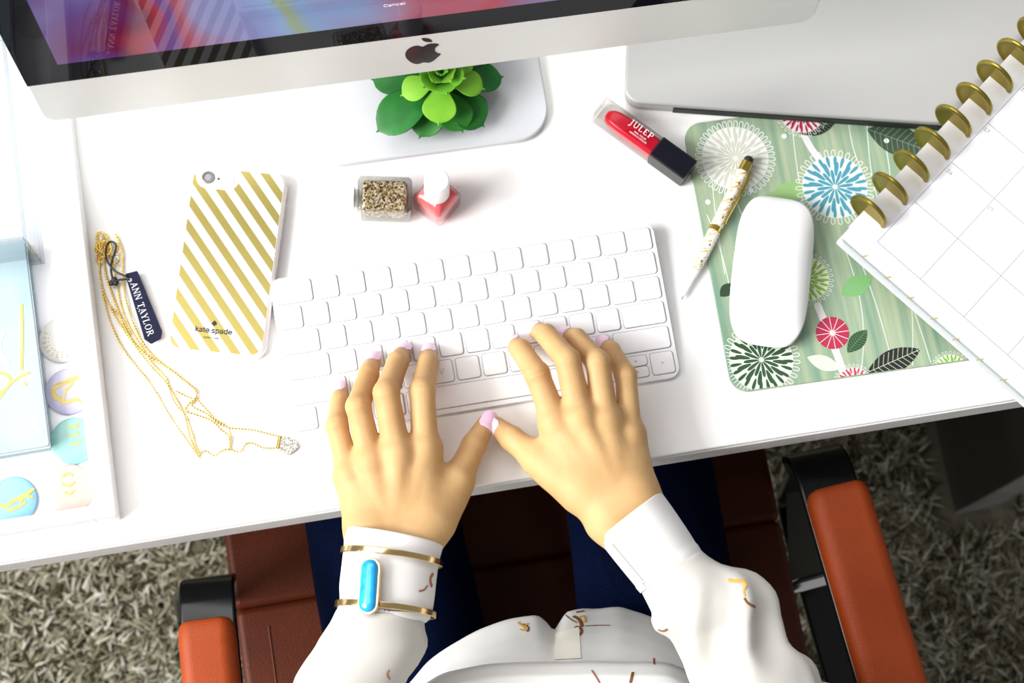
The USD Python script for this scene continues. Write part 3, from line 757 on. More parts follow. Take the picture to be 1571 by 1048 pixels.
ja, jb = P(919, 167.5, 9), P(1057, 267, 9)
jd = (jb - ja); JL = float(np.linalg.norm(jd)); JF = frame((ja[0], ja[1], 0.2), jd * [1, 1, 0], z=(0, 0, 1))
ju = thing('nail_polish', 'long red nail polish bottle with black cap lying beside the mouse pad', 'nail polish', tuple((ja + jb) / 2 * [1, 1, 0]))
JG = 51.5
def jbox(x0, x1, w, z0, z1, r, b):
    v, f = slab(w, z1 - z0, r, x0, x1, b, 5)
    return np.c_[v[:, 2], v[:, 0], v[:, 1] + (z0 + z1) / 2], f
part(ju, 'bottle', put(jbox(0, JG, 17.5, 0, 17.5, 2.0, 1.2), JF), m_glass, 'clear glass bottle')
rr_ = []
for x, s in ((6.5, 0.05), (6.9, 0.30), (8, 0.52), (10.5, 0.74), (14, 0.88), (20, 0.97), (28, 1.0), (JG - 0.5, 1.0)):
    p = rrect(14.2 * s, 13.6 * s, 3.5 * s, 5); rr_.append(np.c_[np.full(len(p), x), p[:, 0], p[:, 1] + 8.9])
part(ju, 'polish', put(loft(rr_), JF), mat('red_polish', (0.62, 0.004, 0.025), 0.2, specular_ior_level=0.3), 'bright red polish inside')
part(ju, 'cap', put(jbox(JG, JL, 18.0, 0, 18.0, 1.6, 0.8), JF), m_black, 'black square cap')
sj, wj = serif('JULEP', 4.6, 0.2)
part(ju, 'lettering', put(extrude(affinity.translate(sj, 25.5, 1.2), 17.45, 17.6), JF), m_print, 'white lettering on the bottle', smooth=False)
for txt, x, y, hh in (('NAIL COLOR', 37.5, -1.2, 1.25), ('VERNIS À ONGLES', 37.0, -3.4, 1.25)):
    t = sans(txt, hh, 0.12); part(ju, 'lettering', put((t[0] + [x, y, 17.45], t[1]), JF), m_print, smooth=False)

# ------------------------------------------------------------------ white tray with its contents (left)
TX1, TY0 = -128.0, -37.8
TX0, TY1 = -420.0, 430.0
tray = thing('tray', 'shallow white tray with raised rim standing at the left of the desk', 'tray', ((TX0 + TX1) / 2, (TY0 + TY1) / 2, 0))
RH, RW = 18.0, 11.5
part(tray, 'tray_bottom', box(TX0 + 2, TX1 - 2, TY0 + 2, TY1 - 2, 0.2, 3.2, 0.4), m_card)
part(tray, 'rim_side', box(TX1 - RW, TX1 + 3.2, TY0, TY1, 0.2, RH, 1.0), m_card)
part(tray, 'rim_side', box(TX0, TX0 + RW, TY0, TY1, 0.2, RH, 1.0), m_card)
part(tray, 'rim_side', box(TX0 + RW - 0.5, TX1 - RW + 0.5, TY0, TY0 + 10, 0.2, RH - 0.15, 1.0), m_card)
part(tray, 'rim_side', box(TX0 + RW - 0.5, TX1 - RW + 0.5, TY1 - 10, TY1, 0.2, RH - 0.15, 1.0), m_card)
m_goldink = mat('gold_ink', (0.46, 0.36, 0.10), 0.45, 0.3)
# pale blue gift book
b1, b2 = P(38, 372, 19), P(76, 686, 19)
by1, by0, bx1 = b1[1], b2[1], (b1[0] + b2[0]) / 2
ba = math.degrees(math.atan2(-(b1[0] - b2[0]), b1[1] - b2[1]))
bk = thing('gift_book', 'pale blue boxed book with gold script lying in the white tray', 'book', (bx1 - 75, (by0 + by1) / 2, 3.2))
BW = 150.0
m_bluebook = noisy('pale_blue_cover', S(142, 166, 176), S(158, 176, 182), 20, 0.5, specular_ior_level=0.3)
bo = (bx1 - BW / 2, (by0 + by1) / 2, 0)
part(bk, 'cover', rotz(slab(BW, by1 - by0, 2, 16.2, 19, 0.5), ba, bo), m_bluebook)
part(bk, 'pages', rotz(slab(BW - 3, by1 - by0 - 3, 1, 5.2, 16.2, 0.1), ba, bo), m_card)
part(bk, 'back_cover', rotz(slab(BW, by1 - by0, 2, 3.3, 5.3, 0.4), ba, bo), m_bluebook)
def strokes(plist, h, w):
    sh = []
    for pts in plist:
        q = spline([P(x, y, h) for x, y in pts], 24) if len(pts) > 2 else np.linspace(P(*pts[0], h), P(*pts[1], h), 4)
        sh.append(LineString(q[:, :2]).buffer(w / 2))
    return extrude(shapely.union_all(sh), h - 0.15, h + 0.2)
part(bk, 'gold_script', strokes([[(33, 468), (34, 500), (33, 566)], [(44, 572), (20, 585), (4, 604), (-8, 620)], [(-6, 574), (8, 574), (16, 585), (4, 600), (-8, 604)], [(38, 588), (39.5, 590)], [(-40, 560), (-30, 600), (-18, 575), (-8, 574)]], 19.0, 2.0), m_goldink, 'loose gold handwriting on the cover', smooth=False)
for wm in ([(4, 512), (0, 540), (11, 556), (2, 548)], [(48, 642), (56, 655), (62, 662)]):
    part(bk, 'white_mark', strokes([wm], 19.0, 3.6), m_print, 'white brush mark on the cover', smooth=False)
# round badges
def badge(px, py, R, col, label, art):
    c = P(px, py, 6.2); c[2] = 3.2
    b = thing('round_badge', label, 'badge', tuple(c), 'round badges in the white tray')
    v, f = lathe([(R - 0.8, 0.1), (R, 0.8), (R, 1.8), (R - 1.2, 2.8), (R * 0.6, 3.4), (0.01, 3.6)], 48)
    part(b, 'disc', (v + c, f), mat('badge_%02x%02x%02x' % col, tuple(0.60 * x for x in S(*col)), 0.3))
    sh = []
    for pts, w in art:
        sh.append(LineString(spline(np.array(pts, float), 20)).buffer(w / 2) if len(pts) > 1 else Point(*pts[0]).buffer(w / 2))
    if sh:
        v, f = extrude(shapely.union_all(sh), 0, 0.25)
        z = np.interp(np.hypot(v[:, 0], v[:, 1]), [0, R * 0.6, R - 1.2], [3.55, 3.35, 2.75]) + np.where(v[:, 2] > 0.1, 0.3, -0.3)
        part(b, 'gold_print', (np.c_[v[:, :2], z] + c, f), m_goldink, 'gold foil print', smooth=False)
dots = [([(13 * math.cos(a) * q, 13 * math.sin(a) * q)], 0.9) for a in np.linspace(2.6, 4.9, 9) for q in (0.72, 0.88, 1.0)]
badge(95, 521, 16.4, (255, 255, 250), 'white round badge with gold dotted rim, topmost in its column', dots)
badge(105, 600, 16.6, (214, 210, 240), 'lavender round badge with large gold curl', [([(-9, -4), (-10, 3), (-3, 6), (4, 8), (9, 9)], 3.2), ([(-8, -3), (-3, -8), (4, -7), (9, -9)], 2.4), ([(-4, -6), (-2, 0), (4, 5)], 1.8)])
badge(113, 676, 16.6, (158, 222, 214), 'mint green round badge with faint gold print', [([(-2, 11), (3, 9), (4, 12)], 1.6), ([(-3, 5), (2, 3), (5, 6)], 1.2), ([(-2, -2), (3, -3), (5, 0)], 1.2)])
badge(106, 750, 17.4, (226, 196, 186), 'blush pink round badge in the front corner of the tray', [([(-3, 9), (0, 11), (3, 9)], 1.5), ([(-4, 4), (0, 2), (4, 4)], 1.5), ([(-3, -2), (0, -4), (3, -2)], 1.2)])
badge(20, 767, 16.6, (150, 206, 232), 'sky blue round badge below the pale blue book', [([(-10, -2), (-5, -4), (0, -1), (6, 1), (14, 5)], 2.6), ([(-4, -7), (2, -6), (8, -3)], 2.0), ([(5, -2), (9, 1), (13, 0)], 2.0)])
# clear acrylic organiser behind the book
acr = thing('acrylic_box', 'clear acrylic box standing in the tray behind the pale blue book', 'box', (-225, 250, 3.2))
q0, q1 = P(33, 139, 62), P(24, 369, 62)
ax1 = (q0[0] + q1[0]) / 2
def walls(x0, x1, y0, y1, z0, z1, t):
    return [('side_wall', box(x1 - t, x1, y0, y1, z0, z1, 0.3)), ('side_wall', box(x0, x0 + t, y0, y1, z0, z1, 0.3)),
            ('end_wall', box(x0 + t, x1 - t, y0, y0 + t, z0, z1, 0.3)), ('end_wall', box(x0 + t, x1 - t, y1 - t, y1, z0, z1, 0.3)), ('box_floor', box(x0 + t, x1 - t, y0 + t, y1 - t, z0, z0 + t, 0.3))]
for nm, msh in walls(ax1 - 130, ax1, q1[1], q0[1] + 70, 3.4, 62, 2.4):
    part(acr, nm, msh, m_clear)
gcrumb = [tube(spline(np.array([[ax1 - 12 - 8 * math.cos(k), q1[1] + 8 + 3 * math.sin(2 * k), 8 + 2 * k] for k in np.linspace(0, 5, 8)]), 30), 0.9, 6)]
solo('gold_ribbon', gcrumb, m_goldink, 'curl of gold ribbon inside the clear acrylic box', 'ribbon')

# ------------------------------------------------------------------ necklace with price tag
nk = thing('necklace', 'tangled multi-strand gold chain necklace with a dark navy price tag', 'necklace', tuple(P(250, 560, 0)))
def chain(pts, r=0.75, h=1.2, seed=0):
    q = spline([P(x, y, h) for x, y in pts], max(60, len(pts) * 26))
    g = np.random.default_rng(seed)
    L_ = np.r_[0, np.cumsum(np.linalg.norm(np.diff(q, axis=0), axis=1))]
    n = int(L_[-1] / 0.55)
    qq = np.stack([np.interp(np.linspace(0, L_[-1], n), L_, q[:, k]) for k in range(3)], 1)
    ph_ = np.arange(n) * 2 * np.pi / 4
    qq[:, 2] += 0.25 * np.sin(ph_ * 0.13 + seed) + 0.3
    return tube(qq, r * (0.72 + 0.28 * np.cos(ph_)), 6)
strands = [
    [(150, 362), (152, 400), (158, 450), (172, 500), (196, 545), (232, 590), (262, 640), (290, 680), (307, 704)],
    [(160, 370), (153, 410), (162, 455), (186, 500), (214, 540), (244, 575), (258, 592), (268, 618), (282, 634), (296, 668), (306, 698)],
    [(178, 360), (186, 380), (188, 420), (192, 455), (206, 500), (222, 530), (246, 556), (272, 575), (290, 590), (302, 603), (300, 611), (292, 618), (284, 630)],
    [(158, 362), (170, 395), (178, 430), (186, 470), (202, 508), (220, 536), (238, 562), (255, 580), (259, 590), (275, 620), (284, 640), (292, 672), (302, 694)],
    [(165, 366), (160, 405), (168, 440), (182, 478), (200, 518), (226, 545), (258, 565), (284, 585), (300, 600), (303, 606)],
    [(302, 612), (294, 620), (312, 632), (330, 646), (350, 656), (380, 659), (405, 664), (428, 670)],
    [(284, 631), (305, 638), (330, 650), (340, 660), (352, 672), (352, 684), (357, 691), (370, 692), (378, 681), (386, 680), (400, 686), (425, 687)],
    [(302, 612), (316, 628), (334, 646), (350, 657), (354, 676), (352, 690)],
    [(306, 697), (316, 692), (328, 699), (338, 694), (346, 690), (354, 690)],
    [(270, 600), (288, 609), (300, 613)],
    [(158, 452), (170, 470), (188, 490), (200, 512)],
]
for i, s in enumerate(strands):
    part(nk, 'chain', chain(s, 0.75 if i not in (2, 4) else 0.95, 1.0 + 0.25 * (i % 3), i), m_chain, smooth=True)
# the bunched end
g_ = np.random.default_rng(3)
for k in range(6):
    cx, cy = 160 + g_.uniform(-5, 12), 372 + g_.uniform(-6, 18)
    pts = [(cx + (6 + 8 * g_.random()) * math.cos(a + k), cy + (9 + 9 * g_.random()) * math.sin(a + k)) for a in np.linspace(0, 5.6, 9)]
    part(nk, 'chain', chain(pts, 0.8, 1.6 + 0.5 * k, 20 + k), m_chain, smooth=True)
part(nk, 'clasp', tube(spline([P(x, y, 3.2) for x, y in ((174, 392), (182, 396), (181, 403), (176, 404), (173, 398))], 30, True), 0.55, 8), m_gold)
pend = [(428, 671), (447, 673), (456, 680), (457, 688), (444, 698), (426, 690)]
pp = np.array([P(x, y, 0)[:2] for x, y in pend])
part(nk, 'pendant', extrude(Polygon(pp).buffer(0.3), 0.5, 2.4), noisy('pave_silver', (0.16, 0.155, 0.13), (0.62, 0.60, 0.54), 900, 0.25, 0.2, lo=0.42, hi=0.58), 'pale sparkling pendant', smooth=False)
e0, e1 = P(430, 669, 1.6), P(426, 689, 1.6)
part(nk, 'pendant_bar', tube(np.linspace(e0, e1, 4), 1.3, 10), m_gold)
# tag
TCOR = [(192, 421), (211, 416), (249, 509), (247, 520), (232, 528), (222, 521)]
tq = np.array([P(x, y, 4)[:2] for x, y in TCOR])
tg0, tg1 = P(201, 417, 4), P(236, 522, 4)
tdir = (tg1 - tg0)[:2]; tdir /= np.linalg.norm(tdir)
TH = P(199.5, 430, 4)[:2]
tshape = Polygon(tq).buffer(-1.2).buffer(1.2).difference(Point(*TH).buffer(1.6))
tag_ = part(nk, 'price_tag', extrude(tshape, 4.0, 4.9), m_navytag, 'dark navy card tag', smooth=False)
st, wt = serif('ANN TAYLOR', 4.7, 0.14)
ts = P(202.5, 434.5, 4.9)
TF = frame((ts[0], ts[1], 4.85), (tdir[0], tdir[1], 0), z=(0, 0, 1))
tl = float((P(239, 512, 4.9) - ts)[:2] @ tdir)
part(tag_, 'lettering', put(extrude(affinity.scale(st, tl / wt, 1, origin=(0, 0)), 0, 0.12), (TF[0] - TF[1][1] * 1.2, TF[1])), m_print, 'white capital lettering along the tag', smooth=False)
part(tag_, 'dots', extrude(shapely.union_all([Point(*P(x, y, 4.9)[:2]).buffer(0.4) for x, y in ((211, 473), (213.5, 478))]), 4.85, 4.98), m_print, smooth=False)
cordp = [[(199, 430, 5.6), (190, 423, 6), (178, 417, 6), (170, 409, 5.5), (163, 397, 5), (163, 380, 5), (168, 371, 5), (176, 373, 5), (177, 385, 5), (173, 396, 4.5), (171, 404, 4.5), (171, 420, 5), (174, 432, 5)],
         [(174, 432, 5.5), (186, 429, 6), (198, 429, 5.8)]]
for s in cordp:
    part(tag_, 'cord', tube(spline([P(x, y, h) for x, y, h in s], 60), 0.75, 8), m_blackmat, 'black elastic cord')
part(tag_, 'cord_knot', cat(*[sphere(P(174.5 + dx, 432 + dy, 4.6), (2.3, 2.3, 2.0), 1) for dx, dy in ((0, 0), (3, 2), (-3, 2), (1, -3))]), m_blackmat)

# ------------------------------------------------------------------ succulent on the foot of the computer
pc_ = P(677, 119, 42)
suc = thing('succulent', 'green rosette succulent with round fleshy leaves standing on the computer foot', 'plant', (pc_[0], pc_[1], 5.5))
def leafmat(name, c0, c1):
    return noisy(name, c0, c1, 40, 0.42, specular_ior_level=0.22)
m_leafD = leafmat('leaf_deep', (0.009, 0.105, 0.016), (0.020, 0.160, 0.026))
m_leafM = leafmat('leaf_mid', (0.014, 0.13, 0.014), (0.030, 0.19, 0.024))
m_leafL = leafmat('leaf_lime', (0.15, 0.40, 0.025), (0.22, 0.48, 0.045))
m_leafC = leafmat('leaf_heart', (0.09, 0.36, 0.02), (0.18, 0.46, 0.045))
def leaf(base, tip, width, thick=3.0, cup=0.25, droop=0.12, n=14, m=9):
    base, tip = np.array(base, float), np.array(tip, float)
    ax = tip - base; L_ = np.linalg.norm(ax); ax /= L_
    sd_ = np.cross(ax, [0, 0, 1]); sd_ /= np.linalg.norm(sd_)
    nn = np.cross(sd_, ax)
    u = np.linspace(0, 1, n)
    wv = 0.30 * (1 - u) ** 1.5 + np.sin(np.pi * np.clip(u, 0, 1) ** 1.55) ** 0.62
    wv = np.where(u > 0.985, 0.03, wv); wv /= wv.max()
    rings = []
    for k in range(n):
        c = base + ax * L_ * u[k] - nn * (droop * L_ * (u[k] ** 2 - u[k]))
        a = np.linspace(0, 2 * np.pi, 2 * m, endpoint=False)
        x = np.cos(a) * wv[k] * width / 2
        th_ = thick * (0.35 + 0.65 * wv[k]) * 0.5
        z = np.sin(a) * th_ * (1 - 0.5 * abs(np.cos(a))) + cup * width * 0.5 * (np.cos(a) * wv[k]) ** 2
        rings.append(c + x[:, None] * sd_ + z[:, None] * nn)
    v, f = loft(rings)
    # the little point at the tip
    c = tip - ax * 0.6
    s = tube(np.array([c, c + ax * 1.6, c + ax * 2.4 + nn * 0.3]), [1.0, 0.5, 0.1], 6)
    return cat((v, f), s)
def lf(tpx, tpy, th, w, mt, bh, br=7.0, **k):
    t = P(tpx, tpy, th)
    d = t - pc_; d[2] = 0; d /= np.linalg.norm(d) + 1e-9
    b = np.array([pc_[0], pc_[1], bh]) + d * br
    part(suc, 'leaf', leaf(b, t, w, **k), mt, smooth=60)
lf(580, 201, 21, 31, m_leafD, 31, thick=4.0)
lf(644, 210, 16, 26, m_leafM, 24, thick=4.0)
lf(709, 201, 19, 26, m_leafM, 28, thick=4.0)
lf(741, 193, 15, 29, m_leafD, 24, thick=4.0)
lf(770, 118, 18, 25, m_leafD, 28, thick=4.0)
lf(572, 122, 20, 26, m_leafD, 28, thick=4.0)
lf(590, 60, 20, 28, m_leafD, 28, thick=4.0); lf(690, 20, 18, 28, m_leafD, 26, thick=4.0); lf(640, 25, 20, 28, m_leafM, 26, thick=4.0); lf(750, 50, 18, 28, m_leafD, 26, thick=4.0)
lf(673, 190, 33, 25, m_leafL, 41, thick=3.4, cup=0.1)
lf(617, 146, 38, 20, m_leafL, 42, thick=3.2)
lf(741, 136, 38, 20, m_leafL, 42, thick=3.2)
lf(720, 88, 42, 21, m_leafL, 42, thick=3.2); lf(630, 80, 42, 21, m_leafL, 42, thick=3.2); lf(676, 68, 42, 21, m_leafL, 42, thick=3.2)
for k in range(6):
    a = k * 2 * np.pi / 6 + 0.6
    t = pc_ + [17 * math.cos(a), 17 * math.sin(a), 10]; b = pc_ + [5 * math.cos(a), 5 * math.sin(a), 0]
    part(suc, 'leaf', leaf(b, t, 18, 2.8, 0.30), m_leafC, smooth=60)
for k in range(5):
    a = k * 2 * np.pi / 5 + 0.2
    t = pc_ + [11 * math.cos(a), 11 * math.sin(a), 14]; b = pc_ + [2.5 * math.cos(a), 2.5 * math.sin(a), 4]
    part(suc, 'leaf', leaf(b, t, 13, 2.4, 0.35), m_leafL, smooth=60)
for k in range(4):
    a = k * 2 * np.pi / 4 + 0.9
    t = pc_ + [5 * math.cos(a), 5 * math.sin(a), 17]; b = pc_ + [1 * math.cos(a), 1 * math.sin(a), 6]
    part(suc, 'leaf', leaf(b, t, 8.5, 2.0, 0.4), m_leafC, smooth=60)
part(suc, 'stem', (lambda l: (l[0] + [pc_[0], pc_[1], 0], l[1]))(lathe([(9, 5.6), (8, 12), (7, 30), (6, 46), (3, 49)], 20)), m_leafD)

# ------------------------------------------------------------------ laptop (right, under the computer's chin)
LZ = 17.0
l0 = P(958, 156, LZ); l1 = P(1430, 188, LZ)
ldir = (l1 - l0)[:2]; ldir /= np.linalg.norm(ldir)
LFR = frame((l0[0], l0[1], 0), (ldir[0], ldir[1], 0), z=(0, 0, 1))
LW, LD = 325.0, 227.0
lap = thing('laptop', 'closed silver laptop lying behind the mouse pad, half under the planner', 'laptop', tuple(l0 + np.r_[ldir * 160, -LZ]))
def lapslab(z0, z1, ins, bev):
    v, f = slab(LW - 2 * ins, LD - 2 * ins, 12, z0, z1, bev, 8)
    return v + [LW / 2, LD / 2, 0], f
part(lap, 'base', put(lapslab(1.5, 10.4, 0.6, 2.0), LFR), m_alulap)
part(lap, 'lid', put(lapslab(11.0, LZ, 0, 1.6), LFR), m_alulap, 'plain silver lid')
part(lap, 'front_gap', put(box(37, LW - 37, -0.9, 6, 4.2, 11.6, 0.4), LFR), m_rubber, 'dark gap below the lid edge')
for x, y in ((20, 20), (LW - 20, 20), (20, LD - 20), (LW - 20, LD - 20)):
    v, f = lathe([(7, 0.1), (7, 1.6)], 16); part(lap, 'foot', put((v + [x, y, 0], f), LFR), m_rubber)

# ------------------------------------------------------------------ disc-bound planner
NZ = 31.0                                              # height of the top page; it lies on laptop and pad
c0 = P(1346, 371, NZ); c1 = P(1516, 188, NZ); c2 = P(1539, 543, NZ)
sdir = (c1 - c0)[:2]; sdir /= np.linalg.norm(sdir)     # along the spine, up the page
NFR = frame((c0[0], c0[1], 0), (sdir[1], -sdir[0], 0), z=(0, 0, 1))   # x across the page, y up the spine
pl = thing('planner', 'open disc-bound planner with gold rings and calendar page at the right edge', 'planner', tuple(c0 * [1, 1, 0]))
def nxy(px, py, z=NZ):
    q = P(px, py, z) - NFR[0]
    return np.array([q @ NFR[1][0], q @ NFR[1][1]])
def sheet(x0, x1, y0, y1, z, t, mt, name, label=None, r=2):
    v, f = slab(x1 - x0, y1 - y0, r, z - t, z, min(0.1, t / 3), 3)
    return part(pl, name, put((v + [(x0 + x1) / 2, (y0 + y1) / 2, 0], f), NFR), mt, label, smooth=30)
m_page = mat('page_white', (0.69, 0.69, 0.72), 0.65)
m_page2 = mat('page_cream', (0.66, 0.66, 0.58), 0.65)
m_line = mat('grid_grey', (0.25, 0.25, 0.31), 0.7)
sheet(-22, 176, -16.5, 262, 19.8, 1.8, mat('cover_card', (0.62, 0.64, 0.66), 0.3), 'back_cover', 'pale glossy back cover')
sheet(-14, 172, -9, 262, 24.6, 4.6, m_page, 'page_block')
sheet(-20, 174, -14.6, 262, 25.6, 0.9, mat('divider_shaded', (0.26, 0.31, 0.29), 0.5), 'divider', 'divider sheet coloured grey green as the shadow line between pages')  # grey green paints the shadow line between the stacked sheets
sheet(-21, 173, -13.4, 262, 26.8, 1.1, m_page, 'page')
tabsheet = sheet(-18, 172, -12.4, 262, 28.4, 1.5, m_page2, 'page', 'cream page with short gold marks along its lower edge')
mk = []
for px, py in ((1327, 393), (1361.6, 425.7), (1397, 457), (1433, 489), (1466.6, 521), (1503, 551.7), (1539, 583)):
    x, y = nxy(px, py, 28.4)
    v, f = box(-0.45, 0.45, -2.6, 2.6, 0, 0.12, 0.05)
    mk.append(put((rotz((v, f), -38)[0] + [x, y, 28.35], f), NFR))
part(tabsheet, 'gold_mark', mk, m_goldink, 'row of short gold dashes', smooth=False)
sheet(-21.5, 172, -10.4, 262, 29.8, 1.2, m_page, 'page')
top = sheet(-22.3, 172, -6.4, 262, NZ, 1.0, m_page, 'calendar_page', 'white calendar page ruled into squares')
gl_ = []
for k in range(0, 5):
    x = 40.3 * k
    gl_.append(sbox(x - 0.2, 0, x + 0.2, 250))
for k in range(0, 7):
    y = 42.0 * k
    gl_.append(sbox(0, y - 0.2, 161, y + 0.2))
part(top, 'ruled_lines', put(extrude(shapely.union_all(gl_), NZ - 0.05, NZ + 0.07), NFR), m_line, 'thin grey calendar grid', smooth=False)
for txt, px, py in (('17', 1514, 200), ('24', 1457, 264), ('25', 1520, 320), ('18', 1577, 257), ('10', 1571, 139), ('31', 1400, 326)):
    x, y = nxy(px, py)
    if txt in ('10', '31'):
        if txt == '31': continue
    t = sans(txt, 2.9, 0.1)
    part(top, 'date_number', put((t[0] + [x, y, NZ], t[1]), NFR), m_grey, smooth=False)
disc_prof = [(0.01, -0.55), (10.5, -0.55), (12.6, -0.7), (13.6, -1.3), (14.7, -1.6), (15.7, -1.2), (16.1, 0), (15.7, 1.2), (14.7, 1.6), (13.6, 1.3), (12.6, 0.7), (10.5, 0.55), (0.01, 0.55)]
dv, df = lathe(disc_prof, 40)
y0_ = nxy(1350, 343, 31)[1]
for k in range(11):
    v = np.c_[dv[:, 0] - 19.0, dv[:, 2] + y0_ + 24.05 * k, dv[:, 1] + 33.6]
    part(pl, 'binding_disc', put((v, df[:, ::-1]), NFR), m_ring, smooth=35)

# ------------------------------------------------------------------ office chair
ch = thing('office_chair', 'tan leather office chair with glossy black arm brackets under the typing person', 'chair', (152, -300, -ZD * 1000))
SH = -252.0
def cushion(x0, x1, y0, y1, z0, z1, r, b):
    v, f = slab(x1 - x0, y1 - y0, r, z0, z1, b, 8); return v + [(x0 + x1) / 2, (y0 + y1) / 2, 0], f
part(ch, 'seat', [cushion(-82, 384, -82, 4, SH - 62, SH, 7, 7), cushion(-81, 384, -560, -81, SH - 62, SH, 7, 7)], m_seat_shade, 'leather seat with a cross seam, its shade put into the dark colour')
part(ch, 'stitching', [tube(np.array([(-55, y, SH + 0.4) for y in np.linspace(-100, -420, 20)]), 0.6, 6)], mat('seat_thread', (0.12, 0.03, 0.012), 0.7))
part(ch, 'backrest', cushion(-50, 354, -640, -560, SH + 40, SH + 560, 40, 26), m_leather)
def armpad(p0, p1, w, name):
    """A padded arm with rounded front; p0 front centre, p1 back."""
    p0, p1 = np.array(p0, float), np.array(p1, float)
    d = p1 - p0; L_ = np.linalg.norm(d); d /= L_
    s = np.array([d[1], -d[0], 0])
    rings = []
    for t, k, dz in ((0, 0.70, -5.5), (1.2, 0.84, -3.6), (4, 0.93, -1.8), (9, 0.985, -0.6), (16, 1.0, 0), (L_ - 10, 1.0, 0), (L_, 0.8, -4)):
        p = rrect(w * k, 30 + 2 * dz, 11 + dz, 6)
        rings.append(p0 + d * t + p[:, :1] * s + (p[:, 1:] - 15) * [0, 0, 1])
    return loft(rings)
AH = -60.0
lf_, lb_ = P(311.5, 948, AH), P(321, 1048, AH)
rf_, rb_ = P(1287, 741, AH), P(1378, 1048, AH)
def ext(a, b, L_): d = (b - a); d[2] = 0; return a + d / np.linalg.norm(d) * L_
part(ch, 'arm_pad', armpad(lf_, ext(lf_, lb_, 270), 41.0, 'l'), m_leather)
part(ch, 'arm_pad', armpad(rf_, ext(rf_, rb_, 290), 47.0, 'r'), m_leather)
def bracket(f, back, w, out):
    """Flat glossy bar: under the pad, forward, bent down and back to the seat."""
    d = (f - back); d[2] = 0; d /= np.linalg.norm(d)
    pts = [(-250, -34), (-120, -33), (-10, -32), (14, -33), (24, -37), (31, -46), (34, -60), (34, -140), (32, -262), (22, -276), (0, -282), (-120, -284), (-250, -284)]
    s = np.cross(d, [0, 0, 1])
    q = [f + d * a + s * out * 34 * min(1, max(0, (-z - 60) / 140)) + [0, 0, z] for a, z in pts]
    rings = []
    t = np.gradient(np.array(q), axis=0); t /= np.linalg.norm(t, axis=1, keepdims=True)
    for c, tt in zip(q, t):
        n = np.cross(s, tt)
        p = rrect(w, 7.0, 2.6, 4)
        rings.append(c + p[:, :1] * s + p[:, 1:] * n)
    return loft(rings)
m_brk = mat('gloss_black_metal', (0.004, 0.004, 0.005), 0.2, 0.0, specular_ior_level=0.3)
part(ch, 'arm_bracket', bracket(lf_, lb_, 41, -1), m_brk, 'glossy black bent arm bracket')
part(ch, 'arm_bracket', bracket(rf_, rb_, 45, 1), m_brk, 'glossy black bent arm bracket')
k0, k1 = P(1213, 902, -262), P(1285, 882, -262)
part(ch, 'cross_bar', tube(np.linspace(k0 + (k0 - k1) * 0.05, k1 + (k1 - k0) * 0.3, 6), [5, 6, 6, 6, 6, 5], 12, 0.6), m_chrome, 'bright chrome cross bar under the arm')
part(ch, 'side_plate', extrude(Polygon([P(x, y, -300)[:2] for x, y in ((1204, 700), (1262, 690), (1300, 880), (1212, 905))]), -302, -298), mat('olive_plate', (0.05, 0.05, 0.035), 0.5), 'dull olive plate between seat and arm', smooth=False)
part(ch, 'column', (lambda l: (l[0] + [152, -280, 0], l[1]))(lathe([(28, -ZD * 1000 + 70), (28, -520), (22, -518), (22, SH - 64)], 24)), m_chrome)
for k in range(5):
    a = 2 * np.pi * k / 5 + 0.3
    e = np.array([152 + 290 * math.cos(a), -280 + 290 * math.sin(a), -ZD * 1000 + 62])
    lg = part(ch, 'base_leg', tube(np.array([[152, -280, -ZD * 1000 + 92], (np.array([152, -280, -ZD * 1000 + 92]) + e) / 2 + [0, 0, 4], e]), [22, 18, 14], 10, 0.8), m_brk)
    cv, cf = lathe([(1, -12), (26, -11), (27, 0), (26, 11), (1, 12)], 20)
    v = np.c_[cv[:, 2], cv[:, 0], cv[:, 1]] + [e[0], e[1], -ZD * 1000 + 28]
    part(lg, 'caster', (v, cf), m_blackmat)

# ------------------------------------------------------------------ person
per = thing('person', 'person in a white printed blouse and navy jeans typing with both hands', 'person', (160, -300, -ZD * 1000))
def J(*a): return P(a[0], a[1], a[2])
LH = dict(index=[J(652, 690, 41), J(648, 600, 46), J(657, 557, 26), J(657.5, 543, 14.5)],
          middle=[J(609.5, 697, 45), J(592.5, 603, 51.5), J(610, 556, 29), J(618, 541, 15.5)],
          ring=[J(569, 708, 42), J(549.5, 624, 46.5), J(565.5, 574, 27), J(572, 556, 15)],
          pinky=[J(536, 730, 35), J(517, 653, 37), J(521, 616, 22), J(522, 601, 14)],
          thumb=[J(668, 796, 34), J(700, 740, 29), J(727, 683, 21), J(745, 651, 16)],
          wr=J(640, 826, 36), wu=J(566, 815, 35), fr=J(609, 915, 35), fu=J(580, 910, 35))
RHD = dict(index=[J(852, 648, 40), J(824, 574, 46), J(799, 537, 27), J(789, 528, 16)],
           middle=[J(891, 642, 45), J(871, 553, 52), J(838, 514, 32), J(823, 507, 18)],
           ring=[J(930, 647, 43), J(917, 556, 49), J(885, 520, 31), J(871, 514, 18)],
           pinky=[J(967, 668, 37), J(960, 576, 39), J(938, 538, 26), J(929, 528, 16.5)],
           thumb=[J(888, 752, 36), J(827, 705, 29), J(785, 673, 21), J(761, 653, 15)],
           wr=J(935, 797, 38), wu=J(976, 763, 39), fr=J(1003, 868, 40), fu=J(1024, 852, 40))
RAD = dict(index=(10.6, 8.5, 7.4, 5.8), middle=(10.8, 8.7, 7.6, 6.0), ring=(10.4, 8.3, 7.2, 5.7), pinky=(9.4, 7.4, 6.3, 5.1), thumb=(13.5, 10.2, 8.6, 6.4))
FING = ('index', 'middle', 'ring', 'pinky')
